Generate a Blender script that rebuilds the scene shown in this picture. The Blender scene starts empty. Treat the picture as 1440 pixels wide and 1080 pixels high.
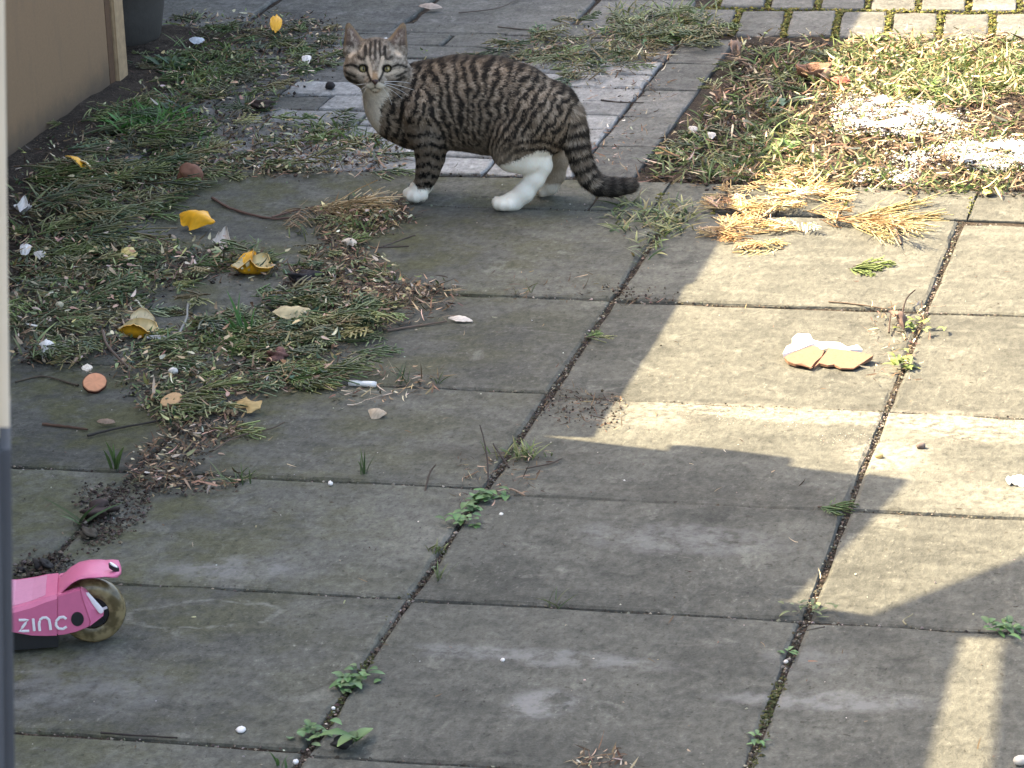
import bpy, bmesh, math, random
import numpy as np
from mathutils import Matrix, Vector

random.seed(7)
rng = np.random.default_rng(7)
R = math.radians
scene = bpy.context.scene
COL = scene.collection

# ------------------------------------------------------------------ camera
FOC, IW, IH = 4759.0, 1440.0, 1080.0
FW = np.array([-0.23020645, 0.91847739, -0.32156534])
RT = np.array([0.97235742, 0.2303647, -0.03812032])
UP = np.array([-0.03906465, 0.32145199, 0.94611974])
CAM = np.array([1.4327, 0.0, 1.4517])
cd = bpy.data.cameras.new('camera')
cam = bpy.data.objects.new('camera', cd)
COL.objects.link(cam)
m = Matrix.Identity(4)
for i in range(3):
    m[i][0], m[i][1], m[i][2], m[i][3] = RT[i], UP[i], -FW[i], CAM[i]
cam.matrix_world = m
cd.sensor_width = 36.0
cd.lens = FOC / IW * 36.0
cd.clip_start = 0.05
cd.clip_end = 400.0
cd.dof.use_dof = True
cd.dof.focus_distance = 4.9
cd.dof.aperture_fstop = 70.0
scene.camera = cam

# ------------------------------------------------------------------ light
SUN_EL, SUN_AZ = R(46.0), R(12.0)          # light travels towards +X and a little towards -Y
ldir = Vector((math.cos(SUN_AZ) * math.cos(SUN_EL), -math.sin(SUN_AZ) * math.cos(SUN_EL), -math.sin(SUN_EL)))
w = bpy.data.worlds.new('World')
scene.world = w
w.use_nodes = True
nt = w.node_tree
nt.nodes.clear()
sky = nt.nodes.new('ShaderNodeTexSky')
sky.sky_type = 'NISHITA'
sky.sun_disc = False
sky.sun_elevation = SUN_EL
sky.sun_rotation = math.atan2(-ldir.x, -ldir.y)
sky.air_density = 0.9
sky.dust_density = 5.0
sky.ozone_density = 0.3
bg = nt.nodes.new('ShaderNodeBackground')
bg.inputs['Strength'].default_value = 0.15
wo = nt.nodes.new('ShaderNodeOutputWorld')
wb = nt.nodes.new('ShaderNodeMix'); wb.data_type = 'RGBA'; wb.blend_type = 'MULTIPLY'
wb.inputs[0].default_value = 1.0; wb.inputs[7].default_value = (1.0, 0.955, 0.875, 1)      # hazy, neutral daylight
nt.links.new(sky.outputs[0], wb.inputs[6]); nt.links.new(wb.outputs[2], bg.inputs[0])
nt.links.new(bg.outputs[0], wo.inputs[0])
sl = bpy.data.lights.new('sun', 'SUN')
sl.energy = 4.6
sl.angle = R(0.25)
sl.color = (1.0, 0.825, 0.545)
so = bpy.data.objects.new('sun', sl)
so.rotation_euler = ldir.to_track_quat('-Z', 'Y').to_euler()
so.location = (-4, 6, 6)
COL.objects.link(so)
scene.view_settings.view_transform = 'Standard'
scene.view_settings.look = 'None'
scene.view_settings.gamma = 1.0
scene.view_settings.use_curve_mapping = False
scene.view_settings.exposure = 2.43


# ------------------------------------------------------------------ helpers: view geometry
def ray(px, py):
    return FW + RT * (px - 720.0) / FOC - UP * (py - 540.0) / FOC


def gp(px, py, z=0.0):
    """point of the ground (height z) seen at a pixel of the photograph"""
    d = ray(px, py)
    return CAM + d * ((z - CAM[2]) / d[2])


def on_plane(px, py, p0, n):
    d = ray(px, py)
    return CAM + d * (np.dot(p0 - CAM, n) / np.dot(d, n))


def proj(P):
    v = np.asarray(P) - CAM
    zc = v @ FW
    return np.stack([720 + FOC * (v @ RT) / zc, 540 - FOC * (v @ UP) / zc], -1)


def in_poly(P, poly):
    x, y = P[:, 0], P[:, 1]
    ins = np.zeros(len(P), bool)
    n = len(poly)
    for i in range(n):
        x1, y1 = poly[i]
        x2, y2 = poly[(i + 1) % n]
        c = ((y1 > y) != (y2 > y)) & (x < (x2 - x1) * (y - y1) / (y2 - y1 + 1e-9) + x1)
        ins ^= c
    return ins


# ------------------------------------------------------------------ helpers: smooth noise in numpy
def _hash(i, j, k):
    h = (i * 374761393 + j * 668265263 + k * 2147483647 % 1000003 * 974711) & 0xffffffff
    h = (h ^ (h >> 13)) * 1274126177 & 0xffffffff
    return ((h ^ (h >> 16)) & 0xffff) / 65535.0


def noise2(x, y, seed=0):
    x = np.asarray(x, float); y = np.asarray(y, float)
    i = np.floor(x).astype(np.int64); j = np.floor(y).astype(np.int64)
    fx = x - i; fy = y - j
    fx = fx * fx * (3 - 2 * fx); fy = fy * fy * (3 - 2 * fy)
    a = _hash(i, j, seed); b = _hash(i + 1, j, seed); c = _hash(i, j + 1, seed); d = _hash(i + 1, j + 1, seed)
    return (a * (1 - fx) + b * fx) * (1 - fy) + (c * (1 - fx) + d * fx) * fy


def fbm2(x, y, seed=0, octv=3):
    t = 0; a = 0.5; s = 0
    for o in range(octv):
        t = t + a * noise2(x * 2 ** o + 17.3 * o, y * 2 ** o - 9.1 * o, seed + o); s += a; a *= 0.5
    return t / s


# ------------------------------------------------------------------ helpers: meshes and objects
def mesh_np(name, V, F, C=None, mat=None, smooth=False):
    """V (n,3), F (m,3) or (m,4) or list of arrays, C (n,3) linear colours"""
    V = np.asarray(V, np.float32)
    Fs = F if isinstance(F, list) else [F]
    Fs = [np.asarray(f, np.int32) for f in Fs if len(f)]
    me = bpy.data.meshes.new(name)
    me.vertices.add(len(V)); me.vertices.foreach_set('co', V.ravel())
    nl = sum(f.size for f in Fs); nf = sum(len(f) for f in Fs)
    me.loops.add(nl); me.polygons.add(nf)
    me.loops.foreach_set('vertex_index', np.concatenate([f.ravel() for f in Fs]))
    tot = np.concatenate([np.full(len(f), f.shape[1], np.int32) for f in Fs])
    st = np.concatenate([[0], np.cumsum(tot)[:-1]]).astype(np.int32)
    me.polygons.foreach_set('loop_start', st)
    try:
        me.polygons.foreach_set('loop_total', tot)
    except Exception:
        pass
    me.polygons.foreach_set('use_smooth', np.full(nf, smooth, bool))
    if C is not None:
        a = me.color_attributes.new('Col', 'FLOAT_COLOR', 'POINT')
        c4 = np.ones((len(V), 4), np.float32); c4[:, :3] = C
        a.data.foreach_set('color', c4.ravel())
    me.update(calc_edges=True)
    me.validate()
    if mat: me.materials.append(mat)
    return me


def link(name, me, parent=None, loc=None):
    o = bpy.data.objects.new(name, me)
    COL.objects.link(o)
    if parent: o.parent = parent
    if loc is not None: o.location = loc
    return o


def tag(o, label=None, cat=None, group=None, kind=None):
    if label: o['label'] = label
    if cat: o['category'] = cat
    if group: o['group'] = group
    if kind: o['kind'] = kind
    return o


def empty(name, loc=(0, 0, 0), rz=0.0):
    o = bpy.data.objects.new(name, None)
    o.empty_display_size = 0.05
    o.location = loc; o.rotation_euler = (0, 0, rz)
    COL.objects.link(o)
    return o


def bm_mesh(name, bm, mat, smooth=False):
    me = bpy.data.meshes.new(name)
    bmesh.ops.recalc_face_normals(bm, faces=bm.faces)
    bm.to_mesh(me); bm.free()
    if smooth: me.polygons.foreach_set('use_smooth', [True] * len(me.polygons))
    me.materials.append(mat)
    return me


def box(name, lo, hi, mat, parent=None, bevel=0.003):
    bm = bmesh.new()
    bmesh.ops.create_cube(bm, size=1.0)
    c = [(a + b) / 2 for a, b in zip(lo, hi)]; s = [b - a for a, b in zip(lo, hi)]
    for v in bm.verts: v.co = Vector((v.co.x * s[0] + c[0], v.co.y * s[1] + c[1], v.co.z * s[2] + c[2]))
    if bevel: bmesh.ops.bevel(bm, geom=bm.edges[:], offset=bevel, segments=2, affect='EDGES')
    return link(name, bm_mesh(name, bm, mat), parent)


def prism_mesh(name, poly, z0, z1, mat, bevel=0.0):
    bm = bmesh.new()
    b = [bm.verts.new((x, y, z0)) for x, y in poly]; t = [bm.verts.new((x, y, z1)) for x, y in poly]
    bm.faces.new(b[::-1]); bm.faces.new(t)
    n = len(poly)
    for i in range(n): bm.faces.new((b[i], b[(i + 1) % n], t[(i + 1) % n], t[i]))
    if bevel: bmesh.ops.bevel(bm, geom=[e for e in bm.edges], offset=bevel, segments=2, affect='EDGES')
    return bm_mesh(name, bm, mat)


def tubes(P, rad, sides=3, col=None, tipcol=None):
    """P (N,K,3) polylines, rad (N,K) -> V, F(quads), C. open-ended tubes with closed look"""
    N, K, _ = P.shape
    T = np.gradient(P, axis=1)
    T /= np.linalg.norm(T, axis=2, keepdims=True) + 1e-9
    ref = np.zeros_like(T); ref[..., 2] = 1
    vert = np.abs(T[..., 2]) > 0.9
    ref[vert] = (1, 0, 0)
    A = np.cross(T, ref); A /= np.linalg.norm(A, axis=2, keepdims=True) + 1e-9
    B = np.cross(A, T)
    ang = np.arange(sides) / sides * 2 * np.pi + 0.5
    ring = A[:, :, None, :] * np.cos(ang)[None, None, :, None] + B[:, :, None, :] * np.sin(ang)[None, None, :, None]
    V = P[:, :, None, :] + ring * rad[:, :, None, None]
    idx = np.arange(N * K * sides).reshape(N, K, sides)
    a = idx[:, :-1, :]; b = idx[:, 1:, :]
    F = np.stack([a, np.roll(a, -1, 2), np.roll(b, -1, 2), b], -1).reshape(-1, 4)
    C = None
    if col is not None:
        if tipcol is None: tipcol = col
        t = np.linspace(0, 1, K)[None, :, None]
        c = col[:, None, :] * (1 - t) + tipcol[:, None, :] * t
        C = np.repeat(c[:, :, None, :], sides, 2).reshape(-1, 3)
    return V.reshape(-1, 3), F, C


def blades(base, dirv, length, width, bend, col, tip, K=4):
    """flat tapered ribbons (grass, thin leaves). base,dirv (N,3)"""
    N = len(base)
    t = np.linspace(0, 1, K)
    P = base[:, None, :] + dirv[:, None, :] * (length[:, None] * t)[:, :, None] + bend[:, None, :] * (t ** 2)[None, :, None]
    side = np.cross(dirv, rng.normal(size=(N, 3)) * 0.4 + np.array([0, 0, 1.0]))
    side /= np.linalg.norm(side, axis=1, keepdims=True) + 1e-9
    prof = np.sin(np.clip(t * 0.8 + 0.25, 0, 1) * np.pi) ** 0.7
    prof[-1] = 0.05
    w2 = width[:, None] * prof[None, :] * 0.5
    V = np.stack([P - side[:, None] * w2[..., None], P + side[:, None] * w2[..., None]], 2)
    idx = np.arange(N * K * 2).reshape(N, K, 2)
    F = np.stack([idx[:, :-1, 0], idx[:, :-1, 1], idx[:, 1:, 1], idx[:, 1:, 0]], -1).reshape(-1, 4)
    c = col[:, None, :] * (1 - t)[None, :, None] + tip[:, None, :] * t[None, :, None]
    C = np.repeat(c[:, :, None, :], 2, 2).reshape(-1, 3)
    return V.reshape(-1, 3), F, C


class Acc:
    def __init__(s): s.V = []; s.F = []; s.C = []; s.n = 0
    def add(s, V, F, C):
        s.V.append(V); s.F.append(F + s.n); s.C.append(C); s.n += len(V)
    def mesh(s, name, mat, smooth=False):
        q = [f for f in s.F if f.shape[1] == 4]; t = [f for f in s.F if f.shape[1] == 3]
        Fs = []
        if q: Fs.append(np.concatenate(q))
        if t: Fs.append(np.concatenate(t))
        return mesh_np(name, np.concatenate(s.V), Fs, np.concatenate(s.C), mat, smooth)


def pick(cols, n, jit=0.25):
    c = np.array(cols, float)
    k = rng.integers(0, len(c), n)
    return c[k] * np.exp(rng.normal(0, jit, (n, 1))) * np.exp(rng.normal(0, 0.07, (n, 3)))


# ------------------------------------------------------------------ materials
def new_mat(name):
    mt = bpy.data.materials.new(name); mt.use_nodes = True
    n = mt.node_tree.nodes; l = mt.node_tree.links
    return mt, n, l, n['Principled BSDF']


class NG:
    """small node-writing helper"""
    def __init__(s, n, l): s.n, s.l = n, l
    def _in(s, sock, v):
        if hasattr(v, 'is_linked') or hasattr(v, 'links'): s.l.new(v, sock)
        elif isinstance(v, (tuple, list)) and len(v) == 3 and sock.type == 'RGBA': sock.default_value = (*v, 1)
        else: sock.default_value = v
    def noise(s, vec, scale, detail=4, rough=0.55, dist=0.0):
        x = s.n.new('ShaderNodeTexNoise'); s._in(x.inputs['Vector'], vec)
        x.inputs['Scale'].default_value = scale; x.inputs['Detail'].default_value = detail
        x.inputs['Roughness'].default_value = rough; x.inputs['Distortion'].default_value = dist
        return x.outputs['Fac']
    def voro(s, vec, scale, out='Distance'):
        x = s.n.new('ShaderNodeTexVoronoi'); s._in(x.inputs['Vector'], vec); x.inputs['Scale'].default_value = scale
        return x.outputs[out]
    def math(s, op, a, b=0.0, clamp=False):
        x = s.n.new('ShaderNodeMath'); x.operation = op; x.use_clamp = clamp
        s._in(x.inputs[0], a); s._in(x.inputs[1], b)
        return x.outputs[0]
    def vmath(s, op, a, b=(0, 0, 0)):
        x = s.n.new('ShaderNodeVectorMath'); x.operation = op
        s._in(x.inputs[0], a); s._in(x.inputs[1], b)
        return x.outputs['Value'] if op in ('LENGTH', 'DOT_PRODUCT') else x.outputs['Vector']
    def rng(s, v, a, b, c=0.0, d=1.0, smooth=True):
        x = s.n.new('ShaderNodeMapRange'); x.interpolation_type = 'SMOOTHSTEP' if smooth else 'LINEAR'
        s._in(x.inputs['Value'], v)
        for k, q in zip(('From Min', 'From Max', 'To Min', 'To Max'), (a, b, c, d)): s._in(x.inputs[k], q)
        return x.outputs['Result']
    def mix(s, f, a, b, mode='MIX'):
        x = s.n.new('ShaderNodeMix'); x.data_type = 'RGBA'; x.blend_type = mode
        s._in(x.inputs[0], f); s._in(x.inputs[6], a); s._in(x.inputs[7], b)
        return x.outputs[2]
    def bump(s, h, strength=0.4, dist=0.004, normal=None):
        x = s.n.new('ShaderNodeBump'); x.inputs['Strength'].default_value = strength
        x.inputs['Distance'].default_value = dist; s._in(x.inputs['Height'], h)
        if normal: s._in(x.inputs['Normal'], normal)
        return x.outputs[0]


def simple_mat(name, col, rough=0.6, nscale=60, var=0.25, bump=0.2, bdist=0.002, metallic=0.0, spec=0.5):
    mt, n, l, b = new_mat(name); g = NG(n, l)
    tc = n.new('ShaderNodeTexCoord').outputs['Object']
    f = g.noise(tc, nscale, 5)
    lo = tuple(c * (1 - var) for c in col); hi = tuple(min(1, c * (1 + var)) for c in col)
    l.new(g.mix(f, lo, hi), b.inputs['Base Color'])
    b.inputs['Roughness'].default_value = rough; b.inputs['Metallic'].default_value = metallic
    b.inputs['Specular IOR Level'].default_value = spec
    if bump: l.new(g.bump(g.noise(tc, nscale * 2.5, 4), bump, bdist), b.inputs['Normal'])
    return mt


def attr_mat(name, rough=0.7, spec=0.3, sheen=0.0, trans=0.0):
    mt, n, l, b = new_mat(name)
    a = n.new('ShaderNodeAttribute'); a.attribute_name = 'Col'
    l.new(a.outputs['Color'], b.inputs['Base Color'])
    b.inputs['Roughness'].default_value = rough
    b.inputs['Specular IOR Level'].default_value = spec
    if trans:
        t = n.new('ShaderNodeBsdfTranslucent'); l.new(a.outputs['Color'], t.inputs['Color'])
        mx = n.new('ShaderNodeMixShader'); mx.inputs[0].default_value = trans
        l.new(b.outputs[0], mx.inputs[1]); l.new(t.outputs[0], mx.inputs[2])
        l.new(mx.outputs[0], n['Material Output'].inputs['Surface'])
    return mt


def stone_mat(name, ca, cb, green=0.72, streak=0.38, slabs=True):
    mt, n, l, b = new_mat(name); g = NG(n, l)
    pos = n.new('ShaderNodeNewGeometry').outputs['Position']
    oi = n.new('ShaderNodeObjectInfo').outputs['Random']
    off = n.new('ShaderNodeCombineXYZ')
    l.new(g.math('MULTIPLY', oi, 7.0), off.inputs[0]); l.new(g.math('MULTIPLY', oi, 13.0), off.inputs[1])
    p = g.vmath('ADD', pos, off.outputs[0])                       # each piece its own patch of grain
    big = g.noise(p, 5.0, 5, 0.6)
    mid = g.noise(p, 24.0, 6, 0.65)
    st = g.vmath('MULTIPLY', p, (1.0, 2.6, 1.0))
    stn = g.noise(st, 9.0, 6, 0.65, 0.4)
    fine = g.noise(p, 420.0, 3, 0.6)
    f = g.math('ADD', g.math('MULTIPLY', big, 0.55), g.math('MULTIPLY', mid, 0.45))
    c = g.mix(g.rng(f, 0.36, 0.66), ca, cb)
    c = g.mix(g.math('MULTIPLY', g.rng(stn, 0.52, 0.72), streak), c, tuple(min(1, x * 1.35) for x in cb))
    c = g.mix(g.math('MULTIPLY', g.rng(stn, 0.46, 0.30), streak * 0.8), c, tuple(x * 0.62 for x in ca))
    # piece-to-piece tone
    tone = g.rng(oi, 0, 1, 0.80, 1.14, False)
    tv = n.new('ShaderNodeCombineXYZ')
    for k in range(3): l.new(tone, tv.inputs[k])
    c = g.mix(1.0, c, tv.outputs[0], 'MULTIPLY')
    # green algae on the side towards the shed
    sx = n.new('ShaderNodeSeparateXYZ'); l.new(pos, sx.inputs[0])
    gx = g.rng(sx.outputs[0], 0.62, 0.0, 0.0, 1.0)
    gm = g.math('MULTIPLY', gx, g.rng(g.noise(pos, 8.0, 6, 0.7), 0.40, 0.62))
    c = g.mix(g.math('MULTIPLY', gm, green), c, (0.072, 0.072, 0.026))
    # soil specks and pale grains
    pq = g.vmath('MULTIPLY', p, (1.0, 0.55, 1.0))
    gn = g.noise(pq, 210.0, 3, 0.7); g2 = g.noise(pq, 105.0, 4, 0.7, 0.3)
    blot = g.noise(p, 13.0, 5, 0.7, 0.6); spat = g.rng(g.noise(p, 6.0, 3), 0.38, 0.64)
    c = g.mix(g.math('MULTIPLY', g.rng(blot, 0.42, 0.30), 0.55), c, tuple(x * 0.55 for x in ca))
    c = g.mix(g.math('MULTIPLY', g.rng(blot, 0.58, 0.70), 0.50), c, tuple(x * 1.45 for x in cb))
    c = g.mix(g.math('MULTIPLY', g.math('MULTIPLY', g.rng(gn, 0.61, 0.73), spat), 0.5), c, (0.24, 0.23, 0.20))
    c = g.mix(g.math('MULTIPLY', g.rng(gn, 0.38, 0.27), 0.75), c, (0.026, 0.023, 0.018))
    pit = g.noise(p, 62.0, 3, 0.6)
    c = g.mix(g.math('MULTIPLY', g.rng(pit, 0.34, 0.28), 0.7), c, (0.035, 0.03, 0.022))
    gr = g.math('MULTIPLY', g.rng(g2, 0.28, 0.72, 0.66, 1.34, False), g.rng(fine, 0.3, 0.7, 0.85, 1.15, False))
    gv = n.new('ShaderNodeCombineXYZ')
    for k in range(3): l.new(gr, gv.inputs[k])
    c = g.mix(1.0, c, gv.outputs[0], 'MULTIPLY')
    if slabs:
        # dried lime bloom, spilt mortar and scuffs, each where it lies on the ground
        def stain(cx, cy, rx, ry, rot, col, amt, ring=False, ns=30.0, lo=0.35, hi=0.7):
            nonlocal c
            q = g.vmath('SUBTRACT', pos, (cx, cy, 0))
            wob = g.noise(pos, 14.0, 4)
            vr = n.new('ShaderNodeVectorRotate'); vr.rotation_type = 'Z_AXIS'; vr.inputs['Angle'].default_value = -rot
            l.new(q, vr.inputs['Vector'])
            q2 = g.vmath('MULTIPLY', vr.outputs[0], (1 / rx, 1 / ry, 0))
            d = g.math('ADD', g.vmath('LENGTH', q2), g.math('MULTIPLY', g.math('SUBTRACT', wob, 0.5), 0.9))
            if ring: mk = g.rng(g.math('ABSOLUTE', g.math('SUBTRACT', d, 0.85)), 0.12, 0.0)
            else: mk = g.rng(d, 1.0, 0.45)
            mk = g.math('MULTIPLY', mk, g.rng(g.noise(pos, ns, 5, 0.7), lo, hi))
            c = g.mix(g.math('MULTIPLY', mk, amt), c, col)
        lime = (0.30, 0.275, 0.23)
        P = lambda a, b_: gp(a, b_)[:2]
        for a, b_, rx, ry, ro, am in ((1180, 585, .40, .045, -0.02, .85), (1240, 640, .07, .08, 0, .8), (1400, 610, .18, .05, 0, .7),
                                      (900, 590, .10, .035, 0, .5), (1400, 700, .09, .06, 0, .45)):
            x, y = P(a, b_); stain(x, y, rx, ry, ro, lime, am, ns=90.0)
        x, y = P(285, 865); stain(x, y, .095, .045, 0.25, (0.23, 0.225, 0.20), .55, ring=True, lo=.38, hi=.62, ns=45.0)
        for a, b_, rx, ry, ro, am in ((770, 925, .20, .028, -0.03, .55), (1180, 985, .14, .03, 0.05, .6), (760, 990, .05, .05, 0, .7),
                                      (960, 760, .16, .06, 0, .45), (330, 800, .12, .05, 0.2, .5), (1130, 930, .06, .05, 0, .3),
                                      (420, 420, .12, .06, 0, .25), (100, 960, .14, .10, 0, .35)):
            x, y = P(a, b_); stain(x, y, rx, ry, ro, (0.22, 0.217, 0.21), am, lo=.38, hi=.60)
        for a, b_, rx, ry, am in ((700, 640, .16, .05, .6), (640, 300, .16, .1, .35), (1010, 700, .3, .06, .3), (230, 660, .12, .08, .6), (860, 1075, .06, .02, .8), (820, 560, .1, .05, .7), (1270, 455, .05, .05, .5)):
            x, y = P(a, b_); stain(x, y, rx, ry, 0, (0.045, 0.040, 0.030), am)
    l.new(c, b.inputs['Base Color'])
    b.inputs['Roughness'].default_value = 0.9
    b.inputs['Specular IOR Level'].default_value = 0.25
    h = g.math('ADD', g.math('MULTIPLY', mid, 0.8), g.math('ADD', g.math('MULTIPLY', stn, 0.6), g.math('MULTIPLY', g2, 0.7)))
    l.new(g.bump(h, 0.55, 0.006), b.inputs['Normal'])
    return mt


def soil_mat(name, ca, cb):
    mt, n, l, b = new_mat(name); g = NG(n, l)
    pos = n.new('ShaderNodeNewGeometry').outputs['Position']
    f = g.noise(pos, 18, 6, 0.65); f2 = g.noise(pos, 160, 4, 0.7)
    c = g.mix(g.rng(f, .35, .65), ca, cb)
    c = g.mix(g.rng(f2, .56, .68), c, tuple(x * 2.2 for x in cb))
    c = g.mix(g.rng(f2, .42, .32), c, tuple(x * .35 for x in ca))
    l.new(c, b.inputs['Base Color']); b.inputs['Roughness'].default_value = 0.95
    b.inputs['Specular IOR Level'].default_value = 0.15
    l.new(g.bump(g.math('ADD', f2, f), 0.8, 0.012), b.inputs['Normal'])
    return mt


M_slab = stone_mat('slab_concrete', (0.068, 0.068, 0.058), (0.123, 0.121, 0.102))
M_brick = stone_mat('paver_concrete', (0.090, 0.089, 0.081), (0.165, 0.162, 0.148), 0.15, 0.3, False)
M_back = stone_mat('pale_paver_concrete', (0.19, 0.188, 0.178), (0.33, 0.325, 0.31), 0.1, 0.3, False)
M_soil = soil_mat('soil', (0.030, 0.023, 0.017), (0.062, 0.048, 0.036))
M_litter = attr_mat('litter', 0.75, 0.25)
M_leaf = attr_mat('leaf', 0.55, 0.4, trans=0.2)
M_grit = attr_mat('grit', 0.85, 0.3)

# ------------------------------------------------------------------ ground
bm = bmesh.new()
S = 150.0
vs = [bm.verts.new(p) for p in ((-S, -S, -.035), (S, -S, -.035), (S, S, -.035), (-S, S, -.035))]
bm.faces.new(vs)
tag(link('ground', bm_mesh('ground', bm, M_soil)), 'dark soil under and around the paving', kind='structure')


def soil_patch(name, x0, x1, y0, y1, zf, label):
    nx = int((x1 - x0) / 0.02) + 1; ny = int((y1 - y0) / 0.02) + 1
    X, Y = np.meshgrid(np.linspace(x0, x1, nx), np.linspace(y0, y1, ny))
    e = np.minimum(np.minimum(X - x0, x1 - X), np.minimum(Y - y0, y1 - Y))
    Z = zf(X, Y) - 0.03 * np.clip(1 - e / 0.03, 0, 1)
    V = np.stack([X, Y, Z], -1).reshape(-1, 3)
    i = np.arange(nx * ny).reshape(ny, nx)
    F = np.stack([i[:-1, :-1], i[:-1, 1:], i[1:, 1:], i[1:, :-1]], -1).reshape(-1, 4)
    return tag(link(name, mesh_np(name, V, F, None, M_soil, True)), label, kind='structure')


soil_patch('soil', 0.352, 3.0, 5.155, 6.2, lambda X, Y: -0.012 + 0.022 * fbm2(X * 9, Y * 9, 3), 'planting bed soil behind the patio')
soil_patch('soil', -0.98, -0.585, 4.2, 6.15, lambda X, Y: -0.012 + 0.02 * fbm2(X * 9, Y * 9, 5) + 0.02 * np.clip((-0.55 - X) / 0.2, 0, 1), 'soil border along the shed')
soil_patch('joint_soil', -1.6, 3.2, 0.2, 5.16, lambda X, Y: -0.0062 + 0.0035 * fbm2(X * 30, Y * 30, 8), 'soil in the slab joints')
soil_patch('joint_soil', -0.9, 3.2, 5.14, 7.6, lambda X, Y: -0.010 + 0.006 * fbm2(X * 30, Y * 30, 9), 'soil in the brick joints')


# ------------------------------------------------------------------ paving
def stone_piece(lx, ly, seed, chip=0.003, thick=0.045, rnd=0.004, step=0.045):
    """one worn slab: uneven outline, rounded arris, top at z = 0, centred"""
    r = np.random.default_rng(seed)
    pts = []
    cs = [(-lx / 2, -ly / 2), (lx / 2, -ly / 2), (lx / 2, ly / 2), (-lx / 2, ly / 2)]
    for k in range(4):
        a, b = np.array(cs[k]), np.array(cs[(k + 1) % 4])
        L = np.linalg.norm(b - a); nseg = max(2, int(L / step))
        inn = np.array([-(b - a)[1], (b - a)[0]]) / L
        for q in range(nseg):
            t = q / nseg
            d = abs(r.normal(0, chip)) * (1.5 if q == 0 else 1.0)
            if r.random() < 0.06: d += chip * 1.5
            if q == 0:
                pts.append(a + (b - a) / L * d + inn * d)
            else: pts.append(a + (b - a) * t + inn * d)
    pts = np.array(pts); n = len(pts)
    rings = []
    for sc, z in ((0.0, -thick), (0.0, -rnd * 1.4), (rnd * 0.45, -rnd * 0.45), (rnd * 1.5, 0.0)):
        q = pts * (1 - 2 * sc / np.array([lx, ly]))
        rings.append(np.concatenate([q, np.full((n, 1), z) + (r.normal(0, .0006, (n, 1)) if z > -thick else 0)], 1))
    V = np.concatenate(rings + [np.array([[0, 0, 0.0005]])])
    F = []
    i = np.arange(n); j = (i + 1) % n
    for k in range(3): F.append(np.stack([k * n + i, k * n + j, (k + 1) * n + j, (k + 1) * n + i], -1))
    T = np.stack([3 * n + i, 3 * n + j, np.full(n, 4 * n)], -1)
    return V, [np.concatenate(F), T]


patio = tag(empty('patio'), 'worn grey concrete slab patio with soil filled joints', kind='structure')
sid = 100


def lay(parent, name, x0, x1, y0, y1, mat, chip=0.003, jz=0.0015, rot=0.3, thick=0.045, gap=0.004, rnd=0.004, z=0.0):
    global sid
    sid += 1
    V, F = stone_piece(x1 - x0 - 2 * gap, y1 - y0 - 2 * gap, sid, chip, thick, rnd, 0.045 if x1 - x0 > .3 else 0.03)
    me = mesh_np(name, V, F, None, mat, False)
    r = np.random.default_rng(sid + 5000)
    o = link(name, me, parent, ((x0 + x1) / 2, (y0 + y1) / 2, z + r.normal(0, jz)))
    o.rotation_euler = (r.normal(0, .0025), r.normal(0, .0025), R(r.normal(0, rot)))
    return o


cols = {(-.90, -.452): [4.15, 3.757, 3.395, 2.98, 2.55, 2.1, 1.65, 1.2],
        (-.452, 0.0): [5.174, 4.615, 4.16, 3.757, 3.395, 2.98, 2.55, 2.1, 1.65, 1.2],
        (0.0, .452): [4.985, 4.53, 4.118, 3.757, 3.40, 2.995, 2.55, 2.1, 1.65, 1.2],
        (.452, .90): [4.982, 4.528, 4.10, 3.735, 3.40, 2.985, 2.55, 2.1, 1.65, 1.2],
        (.90, 1.35): [4.972, 4.52, 4.095, 3.742, 3.40, 2.99, 2.55, 2.1, 1.65, 1.2],
        (1.35, 1.80): [4.97, 4.52, 4.07, 3.75, 3.40, 2.98, 2.55, 2.1, 1.65, 1.2],
        (1.80, 2.25): [4.97, 4.52, 4.07, 3.75, 3.40, 2.98, 2.55, 2.1, 1.65, 1.2]}
for (xa, xb), ys in cols.items():
    for a, b in zip(ys[1:], ys[:-1]):
        lay(patio, 'paving_slab', xa + .001, xb - .001, a, b, M_slab, 0.0011, jz=.0010, rot=0.12, gap=0.0011)
lay(patio, 'paving_slab', 0.002, .318, 4.985, 5.172, M_slab, 0.0015, gap=0.002)
bricks = tag(empty('brick_paving'), 'grey block paving behind the patio', kind='structure')
x = .318
while x < 2.2:                                                    # edging course in front of the bed
    lay(bricks, 'brick', x, x + .0985, 4.99, 5.158, M_slab, 0.0004, 0.0005, 0.15, gap=0.0006, rnd=0.0012); x += .0985
y = 5.18
while y < 6.12:                                                   # stretcher column along the bed
    lay(bricks, 'brick', .25, .352, y, y + .195, M_brick, 0.0008, 0.0015, 0.5, gap=0.0018, rnd=.0028); y += .195
y = 5.182; row = 0
while y < 6.17:
    x = -.70 + (row % 2) * .1
    while x < .24:
        xe = x + .2 if x + .2 < .19 else .2495
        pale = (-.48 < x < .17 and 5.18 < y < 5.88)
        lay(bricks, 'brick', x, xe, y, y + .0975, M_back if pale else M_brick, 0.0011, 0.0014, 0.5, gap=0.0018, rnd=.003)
        x = xe
    y += .0985; row += 1
for ya, yb in ((6.2, 6.42), (6.435, 6.65), (6.665, 6.88)):        # soldier courses with wide mossy joints, laid a little askew
    x = .225 + (0.0 if ya < 6.3 else .03)
    while x < 2.3:
        o = lay(bricks, 'brick', x, x + .0985, ya, yb, M_brick, 0.001, 0.0015, 0.6, gap=0.0062, rnd=.003)
        o.rotation_euler.z += R(5.3); x += .0985
back = tag(empty('rear_paving'), 'old grey slabs at the back of the yard', kind='structure')
rb = np.random.default_rng(77)
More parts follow.
